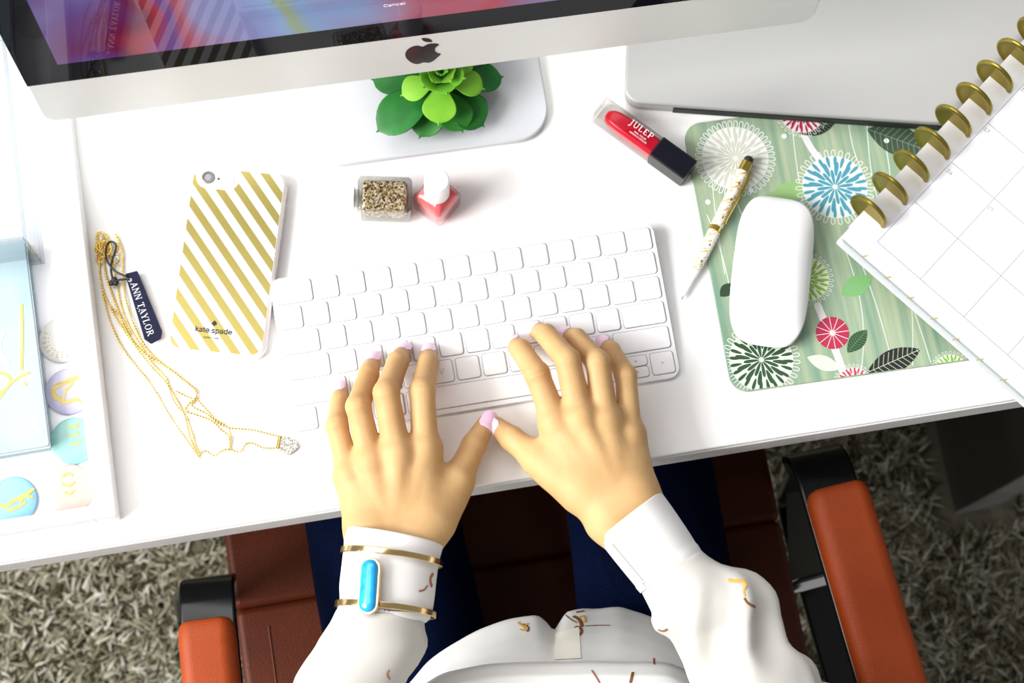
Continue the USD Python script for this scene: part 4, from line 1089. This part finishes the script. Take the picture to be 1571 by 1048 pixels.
def hand_sdf(Hd):
    wr, wu = Hd['wr'], Hd['wu']
    def f(p):
        palm = None
        for k, n in enumerate(FING):
            t = (k + 0.0) / 3
            w = wr * (1 - t) + wu * t
            d = cone(p, Hd[n][0] - [0, 0, 1.5], w, RAD[n][0], 14.5)
            palm = d if palm is None else smin(palm, d, 7)
        # flesh of the palm below the knuckles and towards the little finger
        mid = (Hd['index'][0] + Hd['pinky'][0]) / 2
        palm = smin(palm, cone(p, mid - [0, 0, 9], (wr + wu) / 2 - [0, 0, 3], 10, 14), 8)
        fore = smin(cone(p, wr, Hd['fr'], 14.5, 14), cone(p, wu, Hd['fu'], 14.5, 14), 9)
        palm = smin(palm, fore, 8)
        th = Hd['thumb']
        thenar = cone(p, th[0], th[1], RAD['thumb'][0], RAD['thumb'][1])
        palm = smin(palm, thenar, 12)
        palm = smin(palm, cone(p, th[0] * 0.35 + th[1] * 0.65 - [0, 0, 2], Hd['index'][0] * 0.7 + wr * 0.3 - [0, 0, 6], 6.5, 7), 9)
        # tendons and knuckles on the back of the hand
        for k, n in enumerate(FING):
            t = 0.25 + 0.5 * k / 3
            w = wr * (1 - t) + wu * t + [0, 0, 10.2]
            m = Hd[n][0] + [0, 0, RAD[n][0] - 3.9]
            palm = smin(palm, cone(p, m, m * 0.35 + w * 0.65 - [0, 0, 0.3], 2.6, 1.5), 4.5)
            palm = smin(palm, np.linalg.norm(p - (Hd[n][0] + [0, 0, 1.5]), axis=1) - (RAD[n][0] - 1.9), 6)
        out = palm
        for n in FING + ('thumb',):
            j, r = Hd[n], RAD[n]
            ch_ = cone(p, j[0] - [0, 0, 1.0], j[1], r[0] * 0.90, r[1])
            a = cone(p, j[1], j[2], r[1], r[2]); b = cone(p, j[2], j[3], r[2], r[3])
            ch_ = smin(smin(ch_, a, 2.5), b, 2.0)
            up_ = np.array([0, 0.25, 1.0]); up_ /= np.linalg.norm(up_)
            ch_ = smin(ch_, np.linalg.norm(p - (j[1] + up_ * 0.9), axis=1) - (r[1] - 1.2), 3.0)
            # skin folds over the middle joint
            dd = j[1] - j[0]; dd /= np.linalg.norm(dd)
            q = (p - j[1])
            s = q @ dd
            upm = np.clip((q @ up_) / r[1], 0, 1)
            ch_ = ch_ + (0.34 if n != 'thumb' else 0.0) * upm * np.exp(-(s / 3.8) ** 2) * np.cos(s * 2 * np.pi / 3.1)
            d2 = j[2] - j[1]; d2 /= np.linalg.norm(d2)
            n2 = up_ - d2 * (up_ @ d2); n2 /= np.linalg.norm(n2)
            s2 = (p - j[2]) @ d2
            ch_ = ch_ + 0.22 * np.clip(((p - j[2]) @ n2) / r[2], 0, 1) * np.exp(-(s2 / 2.6) ** 2) * np.cos(s2 * 2 * np.pi / 2.6)
            fk = smin(palm, ch_, 6.5 if n != 'thumb' else 9)
            out = smin(out, fk, 2.2)
        return out
    return f
def hand_mesh(Hd):
    pts = np.vstack([np.vstack(Hd[n]) for n in FING + ('thumb',)] + [Hd[k][None] for k in ('wr', 'wu', 'fr', 'fu')])
    for k, h_ in enumerate((1.0, 1.03, 0.97)):
        v, f = nets(hand_sdf(Hd), pts.min(0) - 20 - 0.31 * k, pts.max(0) + 20, h_)
        t = trimesh.Trimesh(v, f, process=False)
        if t.is_watertight:        # a grid on which no two fingers meet in a single edge
            break
    trimesh.smoothing.filter_taubin(t, 0.5, 0.53, 4)
    return np.array(t.vertices), np.array(t.faces)
lhv, rhv = hand_mesh(LH), hand_mesh(RHD)
LE, RE = np.array([-30., -300., 0.]), np.array([335., -318., 0.])            # elbows
LS, RS = np.array([10., -385., 285.]), np.array([318., -385., 285.])         # shoulders
def body_sdf(p):
    d = cone(p, (160, -395, -110), (160, -388, 100), 78, 86)
    d = smin(d, cone(p, (85, -390, 235), (235, -390, 235), 70, 70), 60)
    d = smin(d, cone(p, LS, RS, 30, 30), 15)
    d = smin(d, cone(p, LS, LE, 27, 29), 8); d = smin(d, cone(p, RS, RE, 27, 29), 8)
    d = smin(d, cone(p, LE, (LH['fr'] + LH['fu']) / 2, 30, 14), 4); d = smin(d, cone(p, RE, (RHD['fr'] + RHD['fu']) / 2, 30, 14), 4)
    d = smin(d, cone(p, (160, -395, 290), (160, -385, 390), 52, 50), 25)
    hd = ell(p, (160, -372, 478), (72, 90, 100)); hd = smin(hd, ell(p, (160, -350, 425), (52, 60, 58)), 25)
    hd = smin(hd, cone(p, (160, -288, 470), (160, -268, 448), 8, 12), 8)                  # nose
    hd = smin(hd, cone(p, (142, -288, 418), (178, -288, 418), 6, 6), 5)                    # lips
    for s in (-1, 1):
        hd = smin(hd, ell(p, (160 + s * 72, -372, 468), (8, 18, 30)), 5)
        hd = smin(hd, np.linalg.norm(p - [160 + s * 31, -297, 478], axis=1) - 12, 4)
    return smin(d, hd, 14)
bv = nets(body_sdf, (-100, -560, -270), (420, -60, 600), 9.0)
def union(*ms):
    try:
        M_ = [manifold3d.Manifold(manifold3d.Mesh(vert_properties=np.asarray(v, np.float32), tri_verts=np.asarray(f, np.uint32))) for v, f in ms]
        out = M_[0]
        for k in M_[1:]:
            out = out + k
        if out.num_tri() > 1000 and out.status() == manifold3d.Error.NoError:
            return VF(out)
    except Exception as e:
        pass
    return cat(*ms)
part(per, 'body', union(lhv, rhv, bv), m_skin, 'bare skin of hands, arms, neck and head', smooth=True)
hr = nets(lambda p: np.maximum(smin(ell(p, (160, -385, 492), (84, 98, 104)), cone(p, (160, -455, 470), (160, -470, 300), 50, 40), 25), -ell(p, (160, -300, 440), (62, 70, 92))), (50, -560, 240), (270, -260, 620), 7.0)
part(per, 'hair', hr, m_hair, smooth=True)
for s in (-1, 1):
    part(per, 'eye', sphere((160 + s * 31, -290, 478), (11, 8, 7), 2), m_white); part(per, 'eyebrow', tube(spline([(160 + s * 16, -286, 497), (160 + s * 32, -294, 501), (160 + s * 48, -310, 496)], 12), 2.4, 6), m_hair)

# fingernails
def nail(Hd, n, dorsal, l0_, l1_, wdt):
    j, r = Hd[n], RAD[n][3]
    ax = j[3] - j[2]; ax /= np.linalg.norm(ax)
    nn = np.array(dorsal, float); nn -= ax * (nn @ ax); nn /= np.linalg.norm(nn)
    sd_ = np.cross(ax, nn)
    nu, nv = 11, 11
    top_, bot = [], []
    rj = RAD[n][2]; Lj = np.linalg.norm(j[3] - j[2])
    for v_ in np.linspace(0, 1, nv):
        s = -l0_ + (l0_ + l1_) * v_
        wk = (1 - (1 - min(v_ / 0.3, 1)) ** 2 * 0.45) * (1 - max(0, (v_ - 0.72) / 0.28) ** 2.2 * 0.62)
        rad = r + (rj - r) * np.clip(-s / Lj, 0, 1) + 0.45
        drop = 0.018 * max(s, 0) ** 2 + (0.6 if v_ < 0.05 else 0)
        for u_ in np.linspace(-1, 1, nu):
            a = math.radians(wdt) * u_ * wk
            c = j[3] + ax * s - nn * drop
            top_.append(c + (nn * math.cos(a) + sd_ * math.sin(a)) * rad)
            bot.append(c + (nn * math.cos(a) + sd_ * math.sin(a)) * (rad - 0.8))
    v = np.vstack([top_, bot]); N = nu * nv
    f = []
    for i in range(nv - 1):
        for k in range(nu - 1):
            a, b, c, d = i * nu + k, i * nu + k + 1, (i + 1) * nu + k + 1, (i + 1) * nu + k
            f += [(a, b, c), (a, c, d), (N + a, N + c, N + b), (N + a, N + d, N + c)]
    rim = [k for k in range(nu)] + [i * nu + nu - 1 for i in range(1, nv)] + [(nv - 1) * nu + k for k in range(nu - 2, -1, -1)] + [i * nu for i in range(nv - 2, 0, -1)]
    for q in range(len(rim)):
        a, b = rim[q], rim[(q + 1) % len(rim)]
        f += [(a, N + a, N + b), (a, N + b, b)]
    part(per, 'fingernail', (v, np.array(f)[:, ::-1]), m_nail, 'glossy pale pink fingernail', smooth=50)
for Hd, sx in ((LH, 1), (RHD, -1)):
    for n in FING:
        dn = {1: dict(index=(0.05, 0.72, 0.68), middle=(0.10, 0.72, 0.68), ring=(0.0, 0.72, 0.68), pinky=(-0.35, 0.62, 0.70)), -1: dict(index=(-0.50, 0.48, 0.72), middle=(-0.48, 0.5, 0.72), ring=(-0.52, 0.48, 0.71), pinky=(-0.50, 0.5, 0.71))}[sx][n]
        nail(Hd, n, dn, 5.0, 9.5, 62)
nail(LH, 'thumb', (0.62, 0.35, 0.70), 5.5, 9.0, 62)
nail(RHD, 'thumb', (-0.75, -0.05, 0.65), 5.5, 9.0, 60)

# jeans and shoes
def jeans_sdf(p):
    hipL, hipR, kL, kR = (66, -400, -172), (246, -400, -172), (46, 95, -186), (266, 95, -186)
    d = smin(cone(p, hipL, hipR, 69, 69), cone(p, (160, -415, -140), (160, -410, -90), 100, 108), 20)
    for hp, kn, an in ((hipL, kL, (68, 82, -640)), (hipR, kR, (250, 82, -640))):
        d = smin(d, smin(cone(p, hp, kn, 70, 58), cone(p, kn, an, 58, 48), 15), 18)
    return d + 2.0 * (meshkit.fbm(p / 45.0, 2, 5) - 0.5)
part(per, 'jeans', nets(jeans_sdf, (-40, -560, -715), (360, 190, 30), 9.0), m_jeans, 'dark navy jeans', smooth=True)
for x in (70, 248):
    sv = nets(lambda p: smin(cone(p, (x, 62, -700), (x, 152, -708), 34, 26), cone(p, (x, 74, -690), (x, 78, -655), 36, 38), 12), (x - 60, 0, -745), (x + 60, 210, -600), 6.0)
    part(per, 'shoe', sv, m_blackmat, smooth=True)

# ---- blouse: cuffs, sleeves, body
def ringtube(rings, n=64, disp=None, lip=None, flip=False):
    """rings: (centre, side half-width vector, vertical half-height)."""
    c = np.array([r[0] for r in rings]); s = np.array([r[1] for r in rings]); hb = np.array([r[2] for r in rings])
    t = np.gradient(c, axis=0); t /= np.linalg.norm(t, axis=1, keepdims=True)
    a = np.linspace(0, 2 * np.pi, n, endpoint=False)
    out = []
    for i in range(len(c)):
        b = np.cross(s[i], t[i]); b /= np.linalg.norm(b) + 1e-9
        if b[2] < -0.2: b = -b
        out.append(c[i] + np.cos(a)[:, None] * s[i] + np.sin(a)[:, None] * b * hb[i])
    return out
def sil(l, r, h, k=0.9):
    a, b = P(*l, h), P(*r, h)
    return ((a + b) / 2, (b - a) / 2, np.linalg.norm(b - a) / 2 * k)
def dense(rings, m):
    c = spline([r[0] for r in rings], m)
    from scipy.interpolate import PchipInterpolator
    p = np.array([r[0] for r in rings]); t = np.r_[0, np.cumsum(np.linalg.norm(np.diff(p, axis=0), axis=1))]; q = np.linspace(0, t[-1], m)
    s = PchipInterpolator(t, np.array([r[1] for r in rings]))(q); h = PchipInterpolator(t, np.array([r[2] for r in rings]))(q)
    c = PchipInterpolator(t, p)(q)
    return [(c[i], s[i], h[i]) for i in range(m)]
def radial(rings, fn):
    out = []
    for i, r in enumerate(rings):
        c = r.mean(0); d = r - c; L_ = np.linalg.norm(d, axis=1, keepdims=True)
        out.append(r + d / L_ * fn(r, i / (len(rings) - 1))[:, None])
    return out
def folds(seed, amp, dirv, sc=26.0):
    dirv = np.array(dirv, float) / np.linalg.norm(dirv)
    def fn(r, t):
        q = r / sc
        q = q + np.outer(r @ dirv / sc, dirv) * -0.72
        n = meshkit.fbm(q, 2, seed)
        return amp * min(1, t * 8) * (np.sin(2 * np.pi * 2.6 * n) * 0.8 + 0.25)
    return fn
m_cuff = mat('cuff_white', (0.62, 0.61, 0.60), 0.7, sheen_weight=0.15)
def cuff(rings, name, m=22, lip_in=2.6):
    d = ringtube(dense(rings, m))
    d = radial(d, lambda r, t: 0.5 * (meshkit.fbm(r / 22.0, 2, 9) - 0.5) + (0.6 if t > 0.9 else 0))
    c0 = d[0].mean(0)
    inner = [c0 + (r - r.mean(0)) * 0.935 + (r.mean(0) - c0) for r in (d[9], d[4], d[1])]
    tip = d[0] * 0.97 + c0 * 0.03 - (d[1].mean(0) - c0) * 0.25
    ci = d[-1].mean(0)
    return loft(inner + [tip] + d + [ci + (d[-1] - ci) * 0.86], False, True)
Lc = [sil((528.5, 811), (680, 839), 37, 0.70), sil((526, 850), (672.5, 868), 37, 0.78), sil((521, 895), (668, 905), 36, 0.82), sil((520, 927), (663, 940), 35, 0.84), sil((507, 957), (652, 955), 35, 0.85)]
Rc = [sil((919, 829), (1015, 756), 40, 0.80), sil((950, 869), (1045, 799), 40, 0.82), sil((984, 909), (1075, 846), 40, 0.84)]
lsl = thing
L1 = [sil((520, 935), (661, 946), 35, 0.86), sil((503, 962), (651, 958), 35, 0.9), sil((488, 987), (656, 988), 34, 0.9), sil((468, 1018), (640, 1018), 32, 0.92), sil((452, 1048), (618, 1048), 30, 0.95)]
def rnd(c, side, r): return (np.array(c, float), np.array(side, float) / np.linalg.norm(side) * r, r)
L1 += [rnd((4, -232, 22), (1, -0.2, 0), 44), rnd((-20, -285, 12), (1, -0.4, 0), 50), rnd((-28, -320, 42), (1, -0.3, 0), 56), rnd((-8, -355, 150), (1, -0.15, 0), 58), rnd((22, -385, 262), (1, -0.1, 0), 62), rnd((60, -390, 320), (0.6, 0, -0.8), 60)]
sl1 = ringtube(dense(L1, 110), 88)
sl1 = radial(sl1, folds(4, 2.6, (0.5, 0.8, 0.2), 44))
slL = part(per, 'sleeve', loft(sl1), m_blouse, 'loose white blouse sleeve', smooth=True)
part(slL, 'cuff', cuff(Lc, 'l'), m_cuff, 'plain white cuff', smooth=45)
R1 = [sil((983, 906), (1073, 843), 40, 0.86), sil((1000, 934), (1100, 862), 40, 0.95), sil((1004, 952), (1158, 884), 40, 0.82), sil((1012, 966), (1186, 912), 40, 0.80), sil((1032, 982), (1193, 945), 39, 0.82), sil((1046, 1010), (1203, 983), 38, 0.85), sil((1060, 1048), (1238, 1014), 37, 0.85)]
R1 += [sil((1085, 1090), (1275, 1055), 33, 0.9), rnd((318, -268, 18), (1, 0.35, 0), 50), rnd((336, -310, 22), (1, 0.35, 0), 54), rnd((330, -345, 70), (1, 0.2, 0), 58), rnd((318, -372, 170), (1, 0.1, 0), 60), rnd((300, -388, 262), (1, 0.1, 0), 62), rnd((262, -390, 320), (0.6, 0, 0.8), 60)]
sr1 = ringtube(dense(R1, 130), 96)
sr1 = radial(sr1, folds(21, 5.2, (0.35, 0.9, 0.2), 46))
slRm = loft(sr1)
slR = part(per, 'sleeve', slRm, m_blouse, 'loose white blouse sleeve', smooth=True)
cuffR_ = cuff(Rc, 'r')
cfR = part(slR, 'cuff', cuffR_, m_cuff, 'plain white cuff', smooth=45)

# blouse body: rings from the hem upwards
def ring_from(front, h, back=(-515, 150)):
    """front: photograph pixels of the front edge, left to right; closed behind by an arc."""
    fr_ = np.array([P(x, y, hh) for (x, y, hh) in [(q[0], q[1], q[2] if len(q) > 2 else h) for q in front]])
    t = np.r_[0, np.cumsum(np.linalg.norm(np.diff(fr_, axis=0), axis=1))]
    q = np.linspace(0, t[-1], 96)
    from scipy.interpolate import PchipInterpolator
    f = PchipInterpolator(t, fr_)(q)
    a = np.linspace(0, np.pi, 50)[1:-1]
    e0, e1 = f[-1], f[0]
    cxy = (e0 + e1) / 2; hw = (e0 - e1) / 2
    bk_ = cxy + np.cos(a)[:, None] * hw + np.sin(a)[:, None] * np.array([0, back[0] - cxy[1], 0])
    bk_[:, 2] = e0[2] * (1 - a / np.pi) + e1[2] * a / np.pi
    return np.vstack([f, bk_])
hem = [(560, 1150), (590, 1085), (628, 1048), (660, 1012), (700, 985), (745, 962), (790, 948), (822, 944), (836, 952), (850, 966), (860, 952), (872, 938), (890, 934), (915, 934), (945, 931), (975, 938), (1003, 948), (1050, 975), (1110, 1020), (1150, 1090)]
def moved(dy, dx=0.0, hs=None, k=1.0, notch=1.0):
    o = []
    for x, y in hem:
        yy = y + dy
        if 826 < x < 870: yy = yy - (y - 944) * (1 - notch)
        o.append((850 + (x - 850) * k + dx, yy))
    return o
rings_ = [ring_from(moved(6), -112), ring_from(moved(0), -108), ring_from(moved(16, notch=0.85), -96), ring_from(moved(36, notch=0.5), -84), ring_from(moved(58, notch=0.2), -74), ring_from(moved(84, notch=0.0), -66)]
roll = [(560, 1170), (600, 1100), (640, 1056), (690, 1028), (740, 1018), (790, 1014), (850, 1013), (900, 1012), (960, 1013), (1020, 1014), (1060, 1030), (1100, 1060), (1130, 1090), (1150, 1130)]
rl = lambda dy: [(x, y + dy) for x, y in roll]
rings_ += [ring_from(rl(14), -58), ring_from(rl(2), -48), ring_from(rl(6), -34), ring_from(rl(26), -20)]
def elip(cx, cy, a, b, h):
    """Same point order as ring_from: front from left to right, then behind."""
    th = np.r_[np.linspace(np.pi, 0, 96), np.linspace(0, -np.pi, 50)[1:-1]]
    return np.c_[cx + a * np.cos(th), cy + b * np.sin(th), np.full(len(th), h)]
rings_ += [elip(160, -365, 148, 118, 20), elip(160, -375, 140, 116, 90), elip(160, -380, 150, 124, 180), elip(160, -388, 158, 118, 240), elip(160, -392, 140, 90, 300), elip(160, -394, 80, 70, 340), elip(160, -394, 58, 58, 352)]
rr2 = []
for i in range(len(rings_) - 1):
    for t in np.linspace(0, 1, 4, endpoint=False):
        rr2.append(rings_[i] * (1 - t) + rings_[i + 1] * t)
rr2.append(rings_[-1])
def blf(r, i):
    # gathered folds fanning out from the placket
    q = np.c_[r[:, 0] / 60, r[:, 1] / 15, r[:, 2] / 40]
    return 3.0 * (meshkit.fbm(q, 2, 31) - 0.5)
rr2 = [r + np.c_[0 * r[:, 0], 0 * r[:, 0], blf(r, i) * min(1, i / 4)] for i, r in enumerate(rr2)]
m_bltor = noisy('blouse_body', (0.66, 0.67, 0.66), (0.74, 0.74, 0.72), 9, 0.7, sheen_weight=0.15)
blm = loft(rr2)
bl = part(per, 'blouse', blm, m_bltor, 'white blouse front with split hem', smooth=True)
def patch(quad, nu, nv, target, off, thick):
    """A strip of cloth laid on a surface; quad = its pixel corners."""
    g = []
    for v_ in np.linspace(0, 1, nv):
        for u_ in np.linspace(0, 1, nu):
            a = np.array(quad[0]) * (1 - u_) + np.array(quad[1]) * u_
            b = np.array(quad[3]) * (1 - u_) + np.array(quad[2]) * u_
            g.append(a * (1 - v_) + b * v_)
    h_, n_ = hits(target, g)
    ok = [x for x in h_ if x is not None]
    pts, last = [], ok[0]
    for x in h_:
        last = x if x is not None else last; pts.append(last)
    pts = np.array(pts) + [0, 0, off]
    N = len(pts)
    v = np.vstack([pts + [0, 0, thick], pts])
    f = []
    for i in range(nv - 1):
        for k in range(nu - 1):
            a, b, c, d = i * nu + k, i * nu + k + 1, (i + 1) * nu + k + 1, (i + 1) * nu + k
            f += [(a, c, b), (a, d, c), (N + a, N + b, N + c), (N + a, N + c, N + d)]
    rim = [k for k in range(nu)] + [i * nu + nu - 1 for i in range(1, nv)] + [(nv - 1) * nu + k for k in range(nu - 2, -1, -1)] + [i * nu for i in range(nv - 2, 0, -1)]
    for q in range(len(rim)):
        a, b = rim[q], rim[(q + 1) % len(rim)]
        f += [(a, N + b, N + a), (a, b, N + b)]
    return v, np.array(f)
part(bl, 'placket', patch([(851, 972), (888, 962), (891, 1010), (851, 1012)], 6, 9, blm, 0.3, 1.4), mat('placket_cream', (0.80, 0.79, 0.70), 0.7), 'button placket of the blouse', smooth=30)
def ink(parent, target, pts, w, color, name='printed_motif'):
    q = spline([(x, y, 0) for x, y in pts], max(10, len(pts) * 5))[:, :2] if len(pts) > 2 else np.linspace(pts[0], pts[1], 8)
    h_, n_ = hits(target, q)
    ok = [(a, b) for a, b in zip(h_, n_) if a is not None]
    if len(ok) < 3: return None
    p = np.array([a + b * 0.35 for a, b in ok]); nn = np.mean([b for _, b in ok], 0)
    return tube(p, np.full(len(p), w * 0.4), 6, 0.2, up=nn)
part(slR, 'cuff_overlap', patch([(921, 832), (938, 834), (1000, 908), (985, 909)], 5, 12, cuffR_, 0.2, 1.0), m_blouse, 'overlapping edge of the cuff', smooth=30)
m_ink1 = mat('print_brown', S(120, 72, 34), 0.6); m_ink2 = mat('print_gold', S(206, 160, 60), 0.6); m_ink3 = mat('print_rust', S(150, 84, 60), 0.6)
def motif(parent, target, groups):
    for m_, items in groups:
        ms = [ink(parent, target, pts, w, None) for pts, w in items]
        ms = [x for x in ms if x is not None]
        if ms: part(parent, 'printed_motif', ms, m_, smooth=40)
motif(bl, blm, [(m_ink1, [([(880, 946), (890, 953), (893, 962)], 3.5), ([(880, 968), (886, 962), (892, 966), (889, 975), (882, 976), (880, 968)], 2.6), ([(868, 944), (878, 952), (886, 956)], 1.2), ([(898, 961), (918, 960), (936, 960)], 1.2), ([(884, 940), (896, 938)], 2.6)]),
                (m_ink2, [([(886, 950), (896, 946), (898, 956)], 2.2)])])
motif(bl, blm, [(m_ink2, [([(795, 955), (803, 961), (810, 957)], 2.4), ([(800, 958), (806, 968), (798, 966)], 1.8)]), (m_ink1, [([(803, 958), (811, 964), (809, 970)], 1.8)])])
motif(bl, blm, [(m_ink3, [([(908, 1029), (914, 1038), (920, 1048)], 1.6), ([(1003, 1010), (1004, 1020)], 1.8)]), (m_ink1, [([(971, 1032), (967, 1048)], 2.4)])])
motif(slR, slRm, [(m_ink2, [([(1117, 890), (1128, 892), (1140, 892), (1144, 900)], 3.0), ([(1144, 900), (1141, 908), (1143, 916)], 1.8)]), (m_ink1, [([(1142, 918), (1148, 926), (1158, 931)], 2.2), ([(1010, 966), (1018, 968), (1024, 965)], 2.0)])])
motif(slL, loft(sl1), [(m_ink3, [([(598, 1042), (594, 1034), (597, 1028)], 1.6)])])
cuffL = cuff(Lc, 'l')
motif(slL, cuffL, [(m_ink3, [([(642, 907), (650, 905), (656, 898)], 1.4), ([(664, 880), (660, 888), (662, 900)], 3.0)])])

# ------------------------------------------------------------------ bracelet over the left cuff
br = thing('bracelet', 'open gold two-band cuff bracelet with a long turquoise stone worn over the sleeve', 'bracelet', tuple(P(600, 895, 20)))
def band(l, r, h, gap0=-0.62, gap1=1.0, k=0.86):
    a, b = P(*l, h), P(*r, h)
    c, s = (a + b) / 2, (b - a) / 2
    fw = np.array([-s[1], s[0], 0]); fw /= np.linalg.norm(fw)
    up_ = np.array([0, 0, 1.0])
    hb = np.linalg.norm(s) * k
    ang = np.linspace(-0.75, np.pi + 0.75, 60)
    rings = []
    for t in ang:
        o = s * math.cos(t) + up_ * hb * math.sin(t)
        rad_ = o / np.linalg.norm(o)
        p = rrect(4.2, 1.3, 0.5, 3)
        rings.append(c + o + p[:, :1] * fw + p[:, 1:] * rad_)
    return loft(rings), c, s, hb
b1_, c1_, s1_, h1_ = band((523.5, 844.6), (678.5, 866.4), 37, k=0.86)
b2_, c2_, s2_, h2_ = band((515, 926.7), (668, 944.2), 35, k=0.92)
part(br, 'band', b1_, m_brace, 'polished gold band', smooth=40)
part(br, 'band', b2_, m_brace, 'polished gold band', smooth=40)
zt = 37 + h1_ + 1.8
s_a, s_b = P(567, 858, zt), P(561.5, 941, zt)
sax = (s_b - s_a); SL = np.linalg.norm(sax)
side_n = np.array([-0.42, 0.0, 0.91])
BF = frame((s_a + s_b) / 2 - side_n * 3.5, sax, z=side_n)
def capsule_dome(L_, w, z0, z1):
    rings = []
    for k, z in ((1.0, z0), (1.0, z0 + (z1 - z0) * 0.25), (0.93, z0 + (z1 - z0) * 0.6), (0.75, z0 + (z1 - z0) * 0.86), (0.45, z1 - 0.1), (0.1, z1)):
        p = rrect(L_ - w + w * k, w * k, w * k / 2, 10); rings.append(np.c_[p, np.full(len(p), z)])
    return loft(rings)
bz = rrect(SL + 3, 15.0, 5.5, 3)
part(br, 'bezel', put(slab(SL + 2, 15.2, 7.4, 0.0, 2.2, 0.5, 6), BF), m_brace, 'gold bezel')
part(br, 'stone', put(capsule_dome(SL - 0.5, 11.6, 1.6, 6.2), BF), noisy('turquoise', (0.004, 0.21, 0.58), (0.010, 0.30, 0.70), 150, 0.15, detail=6, lo=0.25, hi=0.5), 'long turquoise blue cabochon', smooth=50)
